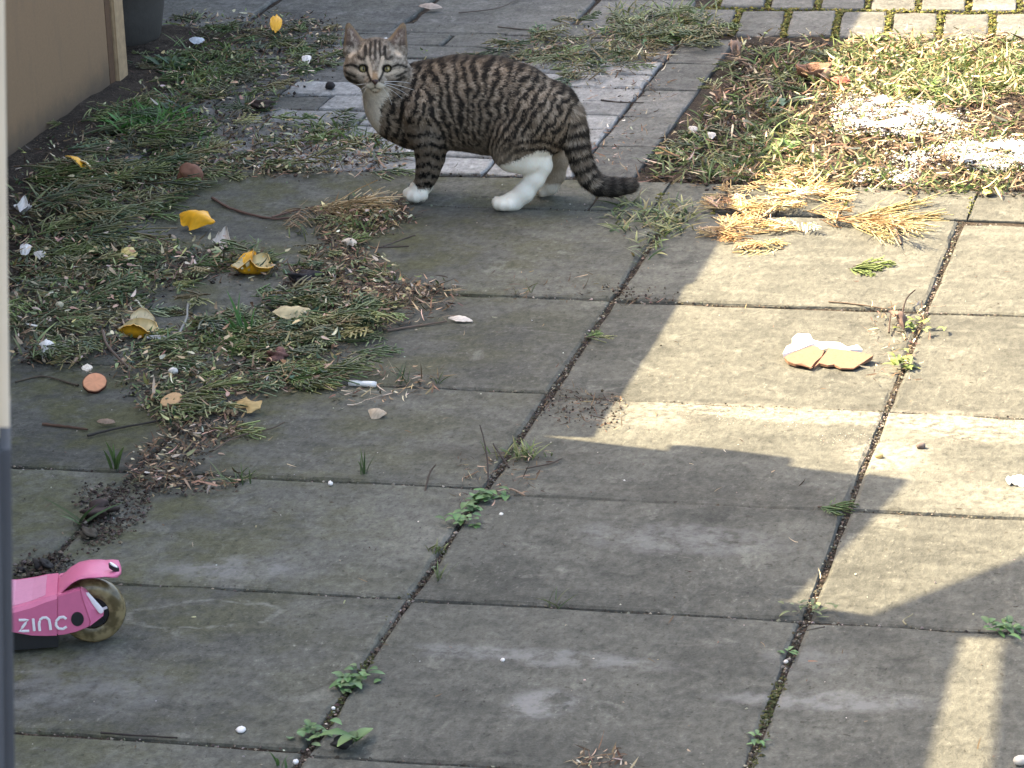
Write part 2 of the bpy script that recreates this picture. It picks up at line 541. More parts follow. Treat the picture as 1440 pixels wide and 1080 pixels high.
for iy, (ya, yb) in enumerate(((6.178, 6.50), (6.51, 6.84), (6.85, 7.2))):
    x = -1.02 + .11 * iy
    while x < .19:
        xe = min(x + rb.uniform(.30, .40), .222)
        if .222 - xe < .08: xe = .222
        o = lay(back, 'rear_slab', x, xe, ya, yb, M_brick, 0.002, 0.003, 0.0, gap=.004)
        o.rotation_euler.z = R(rb.normal(0, .8)); x = xe

# ------------------------------------------------------------------ shed, and unseen boards, blocks and sheet added to cast shade
M_panel = simple_mat('beige_panel_paint', (0.235, 0.148, 0.080), 0.6, 260, 0.18, 0.3, 0.0006)
n = M_panel.node_tree.nodes; l = M_panel.node_tree.links; g = NG(n, l)
_p = n.new('ShaderNodeNewGeometry').outputs['Position']; _s = n.new('ShaderNodeSeparateXYZ'); l.new(_p, _s.inputs[0])
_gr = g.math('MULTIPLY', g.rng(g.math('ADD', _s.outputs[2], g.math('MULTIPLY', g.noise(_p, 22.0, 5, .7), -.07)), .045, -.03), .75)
_st = g.math('MULTIPLY', g.rng(g.noise(g.vmath('MULTIPLY', _p, (1, 9, 2)), 3.0, 5, .7), .50, .68), .35)
_b = n['Principled BSDF'].inputs['Base Color']; _c = _b.links[0].from_socket
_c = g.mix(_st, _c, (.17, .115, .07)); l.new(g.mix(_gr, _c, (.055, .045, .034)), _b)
M_trimd = simple_mat('brown_trim', (0.10, 0.05, 0.022), 0.7, 90, 0.4, 0.3)
M_triml = simple_mat('weathered_light_trim', (0.36, 0.25, 0.14), 0.75, 70, 0.45, 0.4)
M_plinth = simple_mat('dark_plinth', (0.05, 0.048, 0.05), 0.85, 50, 0.4, 0.5)
M_roof = simple_mat('roof_felt', (0.06, 0.06, 0.06), 0.9, 120, 0.3, 0.4)
M_render = simple_mat('unseen_block_render', (0.45, 0.42, 0.36), 0.9, 60, 0.15, 0.4)
M_timber = simple_mat('unseen_timber', (0.20, 0.13, 0.075), 0.8, 30, 0.3, 0.3)

shed = tag(empty('shed', (-.9, 5.0, 0)), 'beige panelled shed with brown and pale corner trim beside the weeds', 'shed')
WX = -.718


def sbox(name, lo, hi, mat, parent, off=(-.9, 5.0, 0), bevel=0.003):
    return box(name, [a - b for a, b in zip(lo, off)], [a - b for a, b in zip(hi, off)], mat, parent, bevel)


sbox('wall_panel', (WX - .03, 4.217, .011), (WX, 5.668, 1.25), M_panel, shed)
sbox('side_wall', (-1.0, 4.217, .011), (WX - .033, 5.60, 1.25), M_panel, shed)
sbox('dark_trim', (WX - .04, 5.670, .008), (WX - .002, 5.703, 1.25), M_trimd, shed)
sbox('corner_post', (WX - .05, 5.705, -.005), (WX + .003, 5.756, 1.25), M_triml, shed)
sbox('plinth', (WX - .04, 4.217, -.06), (WX - .004, 5.74, .009), M_plinth, shed)
sbox('roof', (-1.02, 4.2165, 1.252), (WX + .018, 5.80, 1.323), M_roof, shed)
for k in range(9):                                                # unseen boards added to carry the shade edge further back
    if k == 0:
        unseen_fence = tag(empty('unseen_fence', (-1.04, 7.0, 0)), 'unseen brown boards behind the shed, added to cast shade', 'unseen_fence')
        sbox('unseen_rail', (-1.09, 4.9, .4), (-1.065, 9.6, .47), M_timber, unseen_fence, (-1.04, 7.0, 0))
        sbox('unseen_rail', (-1.09, 4.9, 1.3), (-1.065, 9.6, 1.37), M_timber, unseen_fence, (-1.04, 7.0, 0))
for k in range(31):
    y0 = 4.95 + k * .149
    sbox('unseen_board', (-1.06, y0, -.02), (-1.04, y0 + .1475, 1.69), M_timber, unseen_fence, (-1.04, 7.0, 0), 0.0)

unseen_house = tag(empty('unseen_house', (-1.2, 2.0, 0)), 'unseen rendered blocks left of the patio, added to cast shade', 'unseen_house')


def yprism(name, pts_yz, x0, x1, mat, parent, off):
    bm = bmesh.new()
    a = [bm.verts.new((x0 - off[0], y - off[1], z - off[2])) for y, z in pts_yz]
    b = [bm.verts.new((x1 - off[0], y - off[1], z - off[2])) for y, z in pts_yz]
    bm.faces.new(a); bm.faces.new(b[::-1]); n = len(a)
    for i in range(n): bm.faces.new((a[i], b[i], b[(i + 1) % n], a[(i + 1) % n]))
    return link(name, bm_mesh(name, bm, mat), parent)


HO = (-1.2, 2.0, 0)
yprism('unseen_lean_to', [(3.80, -.03), (4.215, -.03), (4.215, 1.825), (3.80, 1.735)], -1.3, -.76, M_render, unseen_house, HO)  # unseen block, its top sloped to fit the shade edge
yprism('unseen_wall_block', [(-1.5, -.03), (3.797, -.03), (3.797, 1.945), (-1.5, 1.945)], -1.4, -.762, M_render, unseen_house, HO)  # unseen block, its height set by the shade it casts
sbox('shadow_bump', (-.80, 4.216, 1.53), (-.765, 4.245, 1.67), M_roof, unseen_house, HO)  # unseen box added for the bump in the shadow edge
dx, dy = -2.4 / math.tan(SUN_EL) * math.cos(SUN_AZ), 2.4 / math.tan(SUN_EL) * math.sin(SUN_AZ)
caster = tag(empty('shadow_caster', (-1.0, 3.0, 0)), 'unseen flat sheet added to cast shade at the lower right', 'shadow_caster')
pl = [(.98, 3.42), (1.125, 3.605), (1.42, 4.08), (1.6, 4.0), (1.6, 2.6), (1.19, 2.6), (1.155, 3.06), (1.134, 3.385), (.98, 3.385)]  # shade outline on the ground, carried up the sun to this added sheet
me = prism_mesh('shadow_sheet', [(a + dx + 1.0, b + dy - 3.0) for a, b in pl], 2.38, 2.42, M_roof)
link('shadow_sheet', me, caster)
sbox('shadow_sheet_post', (-1.27, 3.30, 1.946), (-1.23, 3.34, 2.379), M_timber, caster, (-1.0, 3.0, 0))
sbox('shadow_sheet_post', (-1.27, 3.70, 1.946), (-1.23, 3.74, 2.379), M_timber, caster, (-1.0, 3.0, 0))

# dark pot beyond the shed
def lathe(name, prof, mat, parent=None, loc=(0, 0, 0), seg=32, smooth=True):
    n = len(prof); V = []; F = []
    a = np.arange(seg) / seg * 2 * np.pi
    for r, z in prof: V.append(np.stack([r * np.cos(a), r * np.sin(a), np.full(seg, z)], -1))
    V = np.concatenate(V)
    i = np.arange(seg); j = (i + 1) % seg
    for k in range(n - 1): F.append(np.stack([k * seg + i, k * seg + j, (k + 1) * seg + j, (k + 1) * seg + i], -1))
    return link(name, mesh_np(name, V, np.concatenate(F), None, mat, smooth), parent, loc)


M_pot = simple_mat('dark_pot', (0.050, 0.046, 0.041), 0.65, 90, 0.3, 0.25)
pc = gp(163, 66)
pot = tag(empty('plant_pot', (pc[0], pc[1], -.005)), 'dark grey tapering plant pot behind the shed corner', 'plant pot')
lathe('pot_body', [(.001, .004), (.060, .004), (.078, .010), (.089, .03), (.098, .08), (.135, .34), (.138, .34), (.138, .36), (.128, .36), (.115, .30), (.001, .30)], M_pot, pot)
lathe('pot_soil', [(.101, .315), (.06, .325), (.001, .33)], M_soil, pot)

# door post close to the camera, its sunlit top and shaded foot painted in
M_post_lit = simple_mat('post_sunlit_tone', (0.80, 0.71, 0.56), 0.5, 40, 0.06, 0.1)
M_post_shaded = simple_mat('post_shaded_tone', (0.075, 0.085, 0.10), 0.6, 40, 0.12, 0.1)  # stands for the shaded lower part of the same white frame
fh0 = np.array([FW[0], FW[1], 0]); fh0 /= np.linalg.norm(fh0)
PB = on_plane(20.5, 1180, CAM + fh0 * .9, fh0); PA = on_plane(5.5, -60, CAM + fh0 * .9, fh0)
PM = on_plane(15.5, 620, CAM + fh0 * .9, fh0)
post = tag(empty('door_post', tuple(PB)), 'door frame post at the left edge, painted sunlit above and shaded below', 'door post')
zax = (PA - PB) / np.linalg.norm(PA - PB); yax = ray(16, 560); yax = yax - zax * (yax @ zax); yax /= np.linalg.norm(yax); xax = np.cross(yax, zax)
mm = Matrix.Identity(4)
for i in range(3): mm[i][0], mm[i][1], mm[i][2], mm[i][3] = xax[i], yax[i], zax[i], PB[i]
post.matrix_world = mm
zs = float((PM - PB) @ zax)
box('upper_post', (-.07, 0, zs), (0, .05, zs + 1.2), M_post_lit, post, 0.003)
box('lower_post', (-.07, 0, zs - 1.15), (0.0003, .05, zs - .0005), M_post_shaded, post, 0.003)

# ------------------------------------------------------------------ the cat
CO = gp(585, 284)                                  # under its near front paw
fh = np.array([FW[0], FW[1], 0]); fh /= np.linalg.norm(fh)
rh = np.array([fh[1], -fh[0], 0])
PXM = FOC / ((CO - CAM) @ FW)                      # pixels per metre at the cat
cat = tag(empty('cat', tuple(CO), math.atan2(rh[1], rh[0])), 'brown tabby cat with white paws standing on the slab looking back', 'cat')


def cp(px, py, b):
    P = on_plane(px, py, CO + fh * b, fh) - CO
    return np.array([P @ rh, P @ fh, P[2]])


def to_world(L): return CO + L[:, :1] * rh + L[:, 1:2] * fh + L[:, 2:3] * np.array([0, 0, 1.0])


def gb(px, py): return float((gp(px, py) - CO) @ fh)   # depth of a paw standing at that pixel


GROUPS = ['torso', 'head', 'ear', 'nearfront', 'farfront', 'nearhind', 'farhind', 'tail']
prims = []                                          # (group, a, ra, b, rb, depth scale, blend)


def chain(group, nodes, k=0.012, bs=1.0):
    for q, r in zip(nodes[:-1], nodes[1:]):
        prims.append((group, cp(*q[:3]), q[3] / PXM, cp(*r[:3]), r[3] / PXM, bs, k))


def ball(group, px, py, b, r, k=0.008, bs=1.0):
    c = cp(px, py, b); prims.append((group, c, r / PXM, c + 1e-5, r / PXM, bs, k))


hF, hH = .024, -.034
chain('torso', [(552, 147, hF + .004, 34), (572, 150, hF, 52), (600, 148, hF - .004, 61), (645, 144.5, .0, 65), (690, 148.5, -.016, 67.5), (726, 156, hH, 63.5), (750, 165, hH, 53)], .012, 1.36)
chain('torso', [(560, 165, hF, 33), (582, 181, hF, 27)], .012, 1.1)
chain('torso', [(552, 140, hF, 36), (534, 112, .006, 29)], .02)
ball('torso', 782, 147, hH - .004, 29, .014)
chain('torso', [(772, 155, hH, 34), (766, 187, hH, 31)], .014)
# head, turned to the viewer
hb = .0
chain('head', [(522, 90, hb, 33), (536, 90, hb, 33)], .012)
ball('head', 529, 82, hb - .004, 28)
chain('head', [(504, 98.5, hb - .006, 20.5), (512, 107, hb - .018, 14)], .01)
chain('head', [(554.5, 98.5, hb - .006, 20.5), (546, 107, hb - .018, 14)], .01)
chain('head', [(527.5, 92, hb - .030, 10), (527.5, 112, hb - .047, 7.5)], .010)
ball('head', 522, 116.5, hb - .038, 8.4, .008)
ball('head', 534, 116.5, hb - .038, 8.4, .008)
ball('head', 528, 123.5, hb - .032, 7, .005)
chain('head', [(514, 87, hb - .029, 6), (505, 90, hb - .024, 6)], .006)
chain('head', [(541, 87, hb - .029, 6), (551, 90, hb - .024, 6)], .006)
# ears: flattened cones, hollowed later
ears = [((499.5, 69), (490.5, 37.5), 18, 5), ((556.5, 69), (566.5, 37.5), 18, 5)]
for (bx, by), (tx, ty), rb, rt in ears:
    prims.append(('ear', cp(bx, by, hb + .004), rb / PXM, cp(tx, ty, hb + .006), rt / PXM, 1.7, .006))
# near front leg
chain('nearfront', [(597, 157, -.020, 33), (604, 193, -.018, 24), (605, 222, -.008, 18.5), (601, 243, -.003, 14.5), (596, 259, .001, 12)], .012)
pb = gb(585, 284)
chain('nearfront', [(596, 259, .001, 12), (589, 270, pb - .002, 12)], .008)
for q in ((574.5, 272.5, .004), (578, 275.5, -.006), (585, 276.5, -.011), (593.5, 274.5, -.010)): ball('nearfront', q[0], q[1], pb + q[2], 8.6, .0016)
ball('nearfront', 587, 268, pb + .004, 12, .006)
# far front leg (behind the near one)
chain('farfront', [(598, 165, .050, 30), (606, 200, .055, 20), (606, 225, .055, 15), (601, 248, .056, 11.5), (596, 257, .056, 10.5), (588, 262, .055, 9)], .012)
for q in ((583, 262.5), (588, 263.5), (594, 263)): ball('farfront', q[0], q[1], .052, 7, .003)
# near hind leg
nb = gb(707, 296)
chain('nearhind', [(750, 170, nb + .006, 45), (728, 192, nb + .002, 34), (716, 212, nb + .004, 24)], .016, 1.25)
chain('nearhind', [(757, 185, nb + .014, 34), (738, 215, nb + .008, 24)], .016, 1.2)
chain('nearhind', [(720, 221, nb + .004, 20), (744, 226, nb + .006, 18), (761, 230, nb + .008, 14.5)], .010)
chain('nearhind', [(763, 234, nb + .008, 13.5), (752, 251, nb + .006, 13.5), (737, 271, nb + .003, 13.5), (722, 283, nb + .002, 13.0), (709, 286, nb, 11)], .006)
for q in ((699.5, 284.5, .006), (701, 287.5, -.004), (707.5, 288.5, -.010), (716, 288, -.011)): ball('nearhind', q[0], q[1], nb + q[2], 8.2, .0016)
# far hind leg
fb = gb(764, 275)
chain('farhind', [(770, 180, fb - .012, 34), (768, 200, fb - .004, 26), (776, 214, fb, 19)], .014, 1.2)
chain('farhind', [(774, 216, fb, 18), (785, 226, fb, 14), (782, 246, fb, 12), (773, 262, fb, 11), (765, 268, fb, 8.5)], .008)
for q in ((757.5, 269.5, .003), (762, 270.5, -.006)): ball('farhind', q[0], q[1], fb + q[2], 6, .003)
# tail
tb = -.052
tail_nodes = [(788, 146, hH - .004, 21), (801, 163, hH - .008, 19.5), (809, 186, tb + .006, 17.2), (812.5, 209, tb, 15.8), (818.5, 230, tb, 14.6), (828, 249, tb, 13.6), (842, 260.5, tb, 12.8), (862, 264, tb - .002, 12), (885, 261.5, tb - .004, 11)]
chain('tail', tail_nodes, .010)

VOX = 0.0021
lo = np.min([np.minimum(p[1] - p[2], p[3] - p[4]) for p in prims], 0) - .012
hi = np.max([np.maximum(p[1] + p[2], p[3] + p[4]) for p in prims], 0) + .012
dims = np.ceil((hi - lo) / VOX).astype(int) + 1
ax = [(lo[i] + VOX * np.arange(dims[i])).astype(np.float32) for i in range(3)]
D = np.full(dims, 0.03, np.float32)


def pdist(P, a, ra, b, rb, bs):
    s = np.array([1, bs, 1.0])
    p = [(P[i] - a[i]) * s[i] for i in range(3)]
    ab = (b - a) * s; L2 = max(ab @ ab, 1e-12)
    t = np.clip((p[0] * ab[0] + p[1] * ab[1] + p[2] * ab[2]) / L2, 0, 1)
    d = np.sqrt((p[0] - t * ab[0]) ** 2 + (p[1] - t * ab[1]) ** 2 + (p[2] - t * ab[2]) ** 2) - (ra + t * (rb - ra))
    return d / (1 + 0.35 * (bs - 1))


def region(pl, ph):
    sl = []
    for i in range(3):
        a = max(0, int((pl[i] - lo[i]) / VOX)); b = min(dims[i], int((ph[i] - lo[i]) / VOX) + 2)
        sl.append(slice(a, b))
    P = np.meshgrid(*[ax[i][sl[i]] for i in range(3)], indexing='ij', sparse=True)
    return tuple(sl), P


for gname, a, ra, b, rb, bs, k in prims:
    mg = 0.02
    sl_, P = region(np.minimum(a - ra, b - rb) - mg, np.maximum(a + ra, b + rb) + mg)
    d = pdist(P, a, ra, b, rb, bs).astype(np.float32)
    o_ = D[sl_]
    h = np.maximum(k - np.abs(o_ - d), 0) / k
    D[sl_] = np.minimum(o_, d) - h * h * k * 0.25


def smax(a, b, k):
    h = np.maximum(k - np.abs(a - b), 0) / k
    return np.maximum(a, b) + h * h * k * .25


for (bx, by), (tx, ty), rb, rt in ears:                                   # hollow the ears towards the viewer
    a = cp(bx + (1.5 if bx > 528 else -1.5), by - 4, hb - .0135); b = cp(tx, ty + 6, hb - .0055)
    sl_, P = region(np.minimum(a, b) - .03, np.maximum(a, b) + .03)
    d = pdist(P, a, 11.5 / PXM, b, 2.6 / PXM, 1.25)
    D[sl_] = smax(D[sl_], -d, .004)
eyes = [(511.0, 96.2), (544.0, 96.2)]
eye_r = 6.3 / PXM
EB = hb - .0262
for ex, ey in eyes:
    c = cp(ex, ey, EB - .004)
    sl_, P = region(c - .02, c + .02)
    d = np.sqrt((P[0] - c[0]) ** 2 + (P[1] - c[1]) ** 2 + (P[2] - c[2]) ** 2) - 5.9 / PXM
    D[sl_] = smax(D[sl_], -d, .002)
sl_, P = region(np.array([lo[0], lo[1], lo[2]]), hi)
D = np.maximum(D, -(ax[2][None, None, :] + 0.0005) * np.ones_like(D))     # soles flat on the slab


def surface_nets(D):
    s = D < 0
    nx, ny, nz = D.shape
    corner = lambda A, i, j, k: A[i:nx - 1 + i, j:ny - 1 + j, k:nz - 1 + k]
    cnt = sum(corner(s, i, j, k).astype(np.int8) for i in (0, 1) for j in (0, 1) for k in (0, 1))
    act = (cnt > 0) & (cnt < 8)
    idx = -np.ones(act.shape, np.int64); cells = np.argwhere(act); idx[act] = np.arange(len(cells))
    acc = np.zeros((len(cells), 3)); n = np.zeros(len(cells))
    cs = [(i, j, k) for i in (0, 1) for j in (0, 1) for k in (0, 1)]
    for q in cs:
        for axis in range(3):
            if q[axis]: continue
            r = list(q); r[axis] = 1
            da = D[cells[:, 0] + q[0], cells[:, 1] + q[1], cells[:, 2] + q[2]]; db = D[cells[:, 0] + r[0], cells[:, 1] + r[1], cells[:, 2] + r[2]]
            cr = (da < 0) != (db < 0)
            t = np.where(cr, da / np.where(cr, da - db, 1), 0)
            pt = np.array(q, float)[None].repeat(len(cells), 0); pt[:, axis] += t
            acc[cr] += pt[cr]; n[cr] += 1
    V = (cells + acc / n[:, None])
    F = []
    for axis in range(3):
        a = [slice(1, d - 1) for d in D.shape]; a2 = list(a)
        a[axis] = slice(0, D.shape[axis] - 1); a2[axis] = slice(1, D.shape[axis])
        s0 = s[tuple(a)]; s1 = s[tuple(a2)]
        e = np.argwhere(s0 != s1)
        base = e.copy()
        for i in range(3):
            if i != axis: base[:, i] += 1
        fl = s0[tuple(e.T)]
        u, v = (axis + 1) % 3, (axis + 2) % 3
        def c(du, dv):
            b = base.copy(); b[:, u] += du; b[:, v] += dv
            return idx[b[:, 0], b[:, 1], b[:, 2]]
        q = np.stack([c(-1, -1), c(0, -1), c(0, 0), c(-1, 0)], -1)
        q[~fl] = q[~fl][:, ::-1]
        F.append(q)
    return V, np.concatenate(F)


CV, CF = surface_nets(D)
CV = lo + CV * VOX
for it in range(2):                                                        # light smoothing
    acc = np.zeros_like(CV); n = np.zeros(len(CV))
    for i in range(4):
        a, b = CF[:, i], CF[:, (i + 1) % 4]
        np.add.at(acc, a, CV[b]); np.add.at(n, a, 1)
    CV = CV * .5 + .5 * acc / np.maximum(n, 1)[:, None]

# keep only the largest connected piece is unnecessary: all parts are blended together
gd = {g_: np.full(len(CV), 9.0) for g_ in GROUPS}
PT = [CV[:, i] for i in range(3)]
for gname, a, ra, b, rb, bs, k in prims:
    gd[gname] = np.minimum(gd[gname], pdist(PT, a, ra, b, rb, bs))
GD = np.stack([gd[g_] for g_ in GROUPS], 1)
GRP = GD.argmin(1)
tn = np.array([[q[0], q[1]] for q in tail_nodes], float)
tl = np.concatenate([[0], np.cumsum(np.linalg.norm(np.diff(tn, axis=0), axis=1))])


def sstep(x, a, b):
    t = np.clip((x - a) / (b - a), 0, 1); return t * t * (3 - 2 * t)


def seg_d(u, v, a, b):
    a = np.array(a, float); b = np.array(b, float); ab = b - a
    t = np.clip(((u - a[0]) * ab[0] + (v - a[1]) * ab[1]) / (ab @ ab), 0, 1)
    return np.hypot(u - a[0] - t * ab[0], v - a[1] - t * ab[1])


def polyline_d(u, v, pts):
    return np.min([seg_d(u, v, a, b) for a, b in zip(pts[:-1], pts[1:])], 0)


LIGHT = np.array([.43, .365, .29]); MIDC = np.array([.185, .148, .112]); DARK = np.array([.011, .010, .0095])
WHITE = np.array([.94, .865, .74]); CREAM = np.array([.42, .345, .26]); TAN = np.array([.36, .235, .13])


def coat(L, grp, nrm):
    """the tabby's markings, as a function of the place on its body"""
    uv = proj(to_world(L)); u, v = uv[:, 0], uv[:, 1]
    n1 = fbm2(u * .12, v * .12, 21, 3); n2 = fbm2(u * .35, v * .35, 31, 3); n3 = fbm2(u * .055, v * .055, 41, 2)
    nb_ = fbm2(u * .9, v * .5, 51, 2)
    base = MIDC[None] * (1 - sstep(n2, .35, .68))[:, None] + LIGHT[None] * sstep(n2, .35, .68)[:, None]
    wx = (n1 - .5) * 9; wy = (n3 - .5) * 16
    # fan of flank stripes, spreading upward from the belly
    ph = np.arctan2(u + wx * .6 - 655 + wy * .4, 300 - v)
    fan = np.cos(ph * 86 + (n3 - .5) * 6)
    # arcs over the thigh
    rad = np.hypot((u - 752 + wx * .4) * .9, (v - 262 + wx * .3))
    arc = np.cos(rad * 2 * np.pi / 10.8 + (n3 - .5) * 4)
    # broken blotches over the shoulder
    sh = np.cos((u + 0.35 * v + wx * 1.6) * 2 * np.pi / 15.5 + (n3 - .5) * 5)
    # hips: slanting rows of spots
    hp = np.cos((u * .86 + v * .5 + wx * 1.3) * 2 * np.pi / 13.0 + (n3 - .5) * 5)
    a_arc = sstep(rad, 78, 58) * sstep(u, 690, 708)
    a_sh = sstep(u, 612, 588)
    a_hip = sstep(u, 700, 735) * (1 - a_arc)
    st = fan * (1 - a_sh) + sh * a_sh
    st = st * (1 - a_hip) + hp * a_hip
    st = st * (1 - a_arc) + arc * a_arc
    brk = (n2 - .5) * 1.5 + (nb_ - .5) * 1.6
    k = sstep(st + brk * 1.45, -.46, .26)
    base = base * np.array([.86, .82, .77]) * (.8 + .4 * fbm2(u * .5, v * 1.1, 61, 2))[:, None]
    top = np.interp(u, [560, 600, 640, 680, 720, 760, 790, 815], [93, 83, 78, 76, 81, 94, 113, 145])
    spine = sstep(v - top, 15, 4)
    k = np.maximum(k, spine * .8)
    bel = sstep(v, 198, 222) * sstep(u, 760, 690)
    c = base * (1 - .96 * k)[:, None] + DARK * (.96 * k)[:, None]
    c = c * (1 - bel * .35)[:, None] + CREAM * (bel * .35)[:, None]
    # throat and chest bib
    bib = in_poly(np.stack([u + (n2 - .5) * 6, v], 1), [(498, 118), (550, 118), (546, 132), (534, 152), (533, 186), (524, 184), (509, 150)])
    bw = (bib & ((grp == 0) | (grp == 1)))[:, None]
    c = np.where(bw, (WHITE * .66 + CREAM * .22) * (0.75 + .5 * nb_)[:, None], c)
    # ---- legs
    f1 = (grp == 3) | (grp == 4)
    band = np.cos((v + (u - 600) * .22 * np.sign(605 - u) + (n1 - .5) * 10) * 2 * np.pi / 14.5 + .6)
    kb = sstep(band + (n2 - .5) * 1.2, -.25, .25) * sstep(v, 172, 190)
    cb = (MIDC * .9) * (1 - kb)[:, None] + DARK * kb[:, None]
    cb = cb * (1 - .35 * sstep(n2, .5, .7))[:, None] + LIGHT * (.35 * sstep(n2, .5, .7))[:, None]
    wl = f1 & (v > 176 + (n1 - .5) * 14)
    c = np.where(wl[:, None], cb, c)
    edge = np.interp(u, [560, 578, 583, 588, 606, 612], [252, 253, 258, 266.5, 265, 258]) + (n2 - .5) * 3
    c = np.where((f1 & (v > edge))[:, None], WHITE * (.93 + .14 * n2)[:, None], c)
    h1 = grp == 5
    edge = np.interp(u, [690, 706, 722, 740, 756, 768, 780], [236, 231.5, 227, 219, 211.5, 212, 220]) + (n2 - .5) * 4
    c = np.where((h1 & (v > edge))[:, None], WHITE * (.93 + .14 * n2)[:, None], c)
    reardull = h1 & (v > edge) & (u - 735 > (v - 297) * -.52 + 12)  # duller, warmer white down the rear of the near hind leg
    c = np.where((reardull & (v > 238))[:, None], WHITE * .80 * np.array([1, .93, .82]), c)
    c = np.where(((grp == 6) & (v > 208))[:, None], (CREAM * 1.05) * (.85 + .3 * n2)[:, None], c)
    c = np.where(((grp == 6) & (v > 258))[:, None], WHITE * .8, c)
    # ---- tail: rings and a black tip
    ti = np.zeros(len(u)); best = np.full(len(u), 1e9)
    for q in range(len(tn) - 1):
        ab = tn[q + 1] - tn[q]; t = np.clip(((u - tn[q][0]) * ab[0] + (v - tn[q][1]) * ab[1]) / (ab @ ab), 0, 1)
        dd = np.hypot(u - tn[q][0] - t * ab[0], v - tn[q][1] - t * ab[1])
        up = dd < best; best = np.where(up, dd, best); ti = np.where(up, tl[q] + t * (tl[q + 1] - tl[q]), ti)
    per = np.interp(ti, [0, 60, 110, 170], [11.5, 15, 21, 26])
    rg = np.cos(ti * 2 * np.pi / 16.5 + (n1 - .5) * 2.2)
    kt = np.maximum(sstep(rg + (n2 - .5) * .9, -.25, .3) * sstep(ti, 15, 40), sstep(ti, 128, 140) * (.86 + .14 * sstep(rg, -.3, .3)))
    kt = np.maximum(kt, sstep(u - np.interp(v, [140, 200, 250, 262], [818, 822, 838, 860]), -3, 4) * .7)
    ct = (MIDC * 1.0) * (1 - sstep(n2, .4, .7))[:, None] + LIGHT * sstep(n2, .4, .7)[:, None]
    ct = ct * (1 - .93 * kt)[:, None] + DARK * (.93 * kt)[:, None]
    c = np.where((grp == 7)[:, None], ct, c)
    # ---- head
    hd = (grp == 1) | (grp == 2)
    front = L[:, 1] < hb + .012
    ch = (MIDC * .92) * (1 - sstep(n2, .35, .65))[:, None] + LIGHT * .88 * sstep(n2, .35, .65)[:, None]
    def paint(mask, col, amt):
        nonlocal ch
        a_ = (mask * amt)[:, None]; ch = ch * (1 - a_) + np.asarray(col) * a_
    ch_d = DARK * 1.1
    for pts, wd, am in ([[(527.5, 58), (527.5, 84)], 1.7, .85], [[(521.5, 60), (520, 86)], 1.6, .85], [[(533.5, 60), (535.5, 86)], 1.6, .85],
                        [[(514, 66), (514.5, 80), (512, 84)], 2.2, .9], [[(541, 66), (540.5, 80), (543, 84)], 2.2, .9],
                        [[(504, 80), (509, 84)], 1.8, .8], [[(551, 80), (546, 84)], 1.8, .8],
                        [[(494, 99), (489, 104)], 1.8, .3]):
        paint(sstep(polyline_d(u, v, pts), wd + 1.1, wd - .6), ch_d, am)
    paint(sstep(v, 66, 58) * front, DARK * 1.6, .6)
    for pts, wd, am in ([[(517, 82), (520, 94), (522, 107)], 2.3, .85], [[(538, 82), (535.5, 94), (533.5, 107)], 2.3, .85],      # pale lines beside the nose
                        [[(500, 100), (510, 104), (516, 103)], 2.6, .8], [[(556, 100), (546, 104), (540, 103)], 2.6, .8],
                        [[(505, 88), (511, 87.5)], 1.6, .6], [[(550, 88), (544, 87.5)], 1.6, .6],
                        [[(493, 79), (499, 72)], 2.4, .7], [[(563, 79), (556, 72)], 2.4, .7], [[(490, 97), (500, 99)], 2, .5], [[(566, 98), (556, 100)], 2, .5]):
        paint(sstep(polyline_d(u, v, pts), wd + 1.2, wd - .8), CREAM * 1.4, am)
    paint(sstep(np.abs(u - 527.5), 5.5, 2.5) * sstep(v, 97, 106) * sstep(v, 119, 113), TAN, .85)                                  # nose bridge
    for pts, wd, am in ([[(515.5, 98), (518.5, 106), (522.5, 114)], 1.5, .9], [[(540, 98), (537, 106), (532.5, 114)], 1.5, .9]):   # dark tear lines
        paint(sstep(polyline_d(u, v, pts), wd + .9, wd - .7), ch_d, am)
    paint(sstep(np.hypot((u - 527.5) / 15.5, (v - 122) / 6.6), 1.10, .8) * front, WHITE * .88, .9)
    for pts, wd, am in ([[(503, 94), (495, 91.5), (486, 93)], 1.7, .95], [[(552, 94), (560, 91.5), (571, 95)], 1.7, .95],        # eyeliner to the cheeks
                        [[(500, 108), (492, 105), (486, 101)], 1.6, .85], [[(556, 108), (563, 105), (570, 101)], 1.6, .85],
                        [[(505, 116), (496, 114), (489, 109)], 2.2, .85], [[(551, 116), (560, 113), (567, 108)], 2.2, .85],
                        [[(527.5, 119), (527.5, 123)], .9, .8], [[(527.5, 123), (521, 125.5)], .7, .6], [[(527.5, 123), (534, 125.5)], .7, .6]):
        paint(sstep(polyline_d(u, v, pts), wd + .9, wd - .7), ch_d, am)
    for ex, ey in eyes:
        re_ = np.hypot((u - ex) / 7.0, (v - ey) / 5.9)
        paint(sstep(re_, 1.16, .95), DARK * .8, .95)
    c = np.where((hd & front)[:, None], ch, c)
    bk = DARK * 2.2 * (1 - .6 * sstep(n2, .4, .7))[:, None] + MIDC * (.6 * sstep(n2, .4, .7))[:, None]
    c = np.where((hd & ~front)[:, None], bk, c)
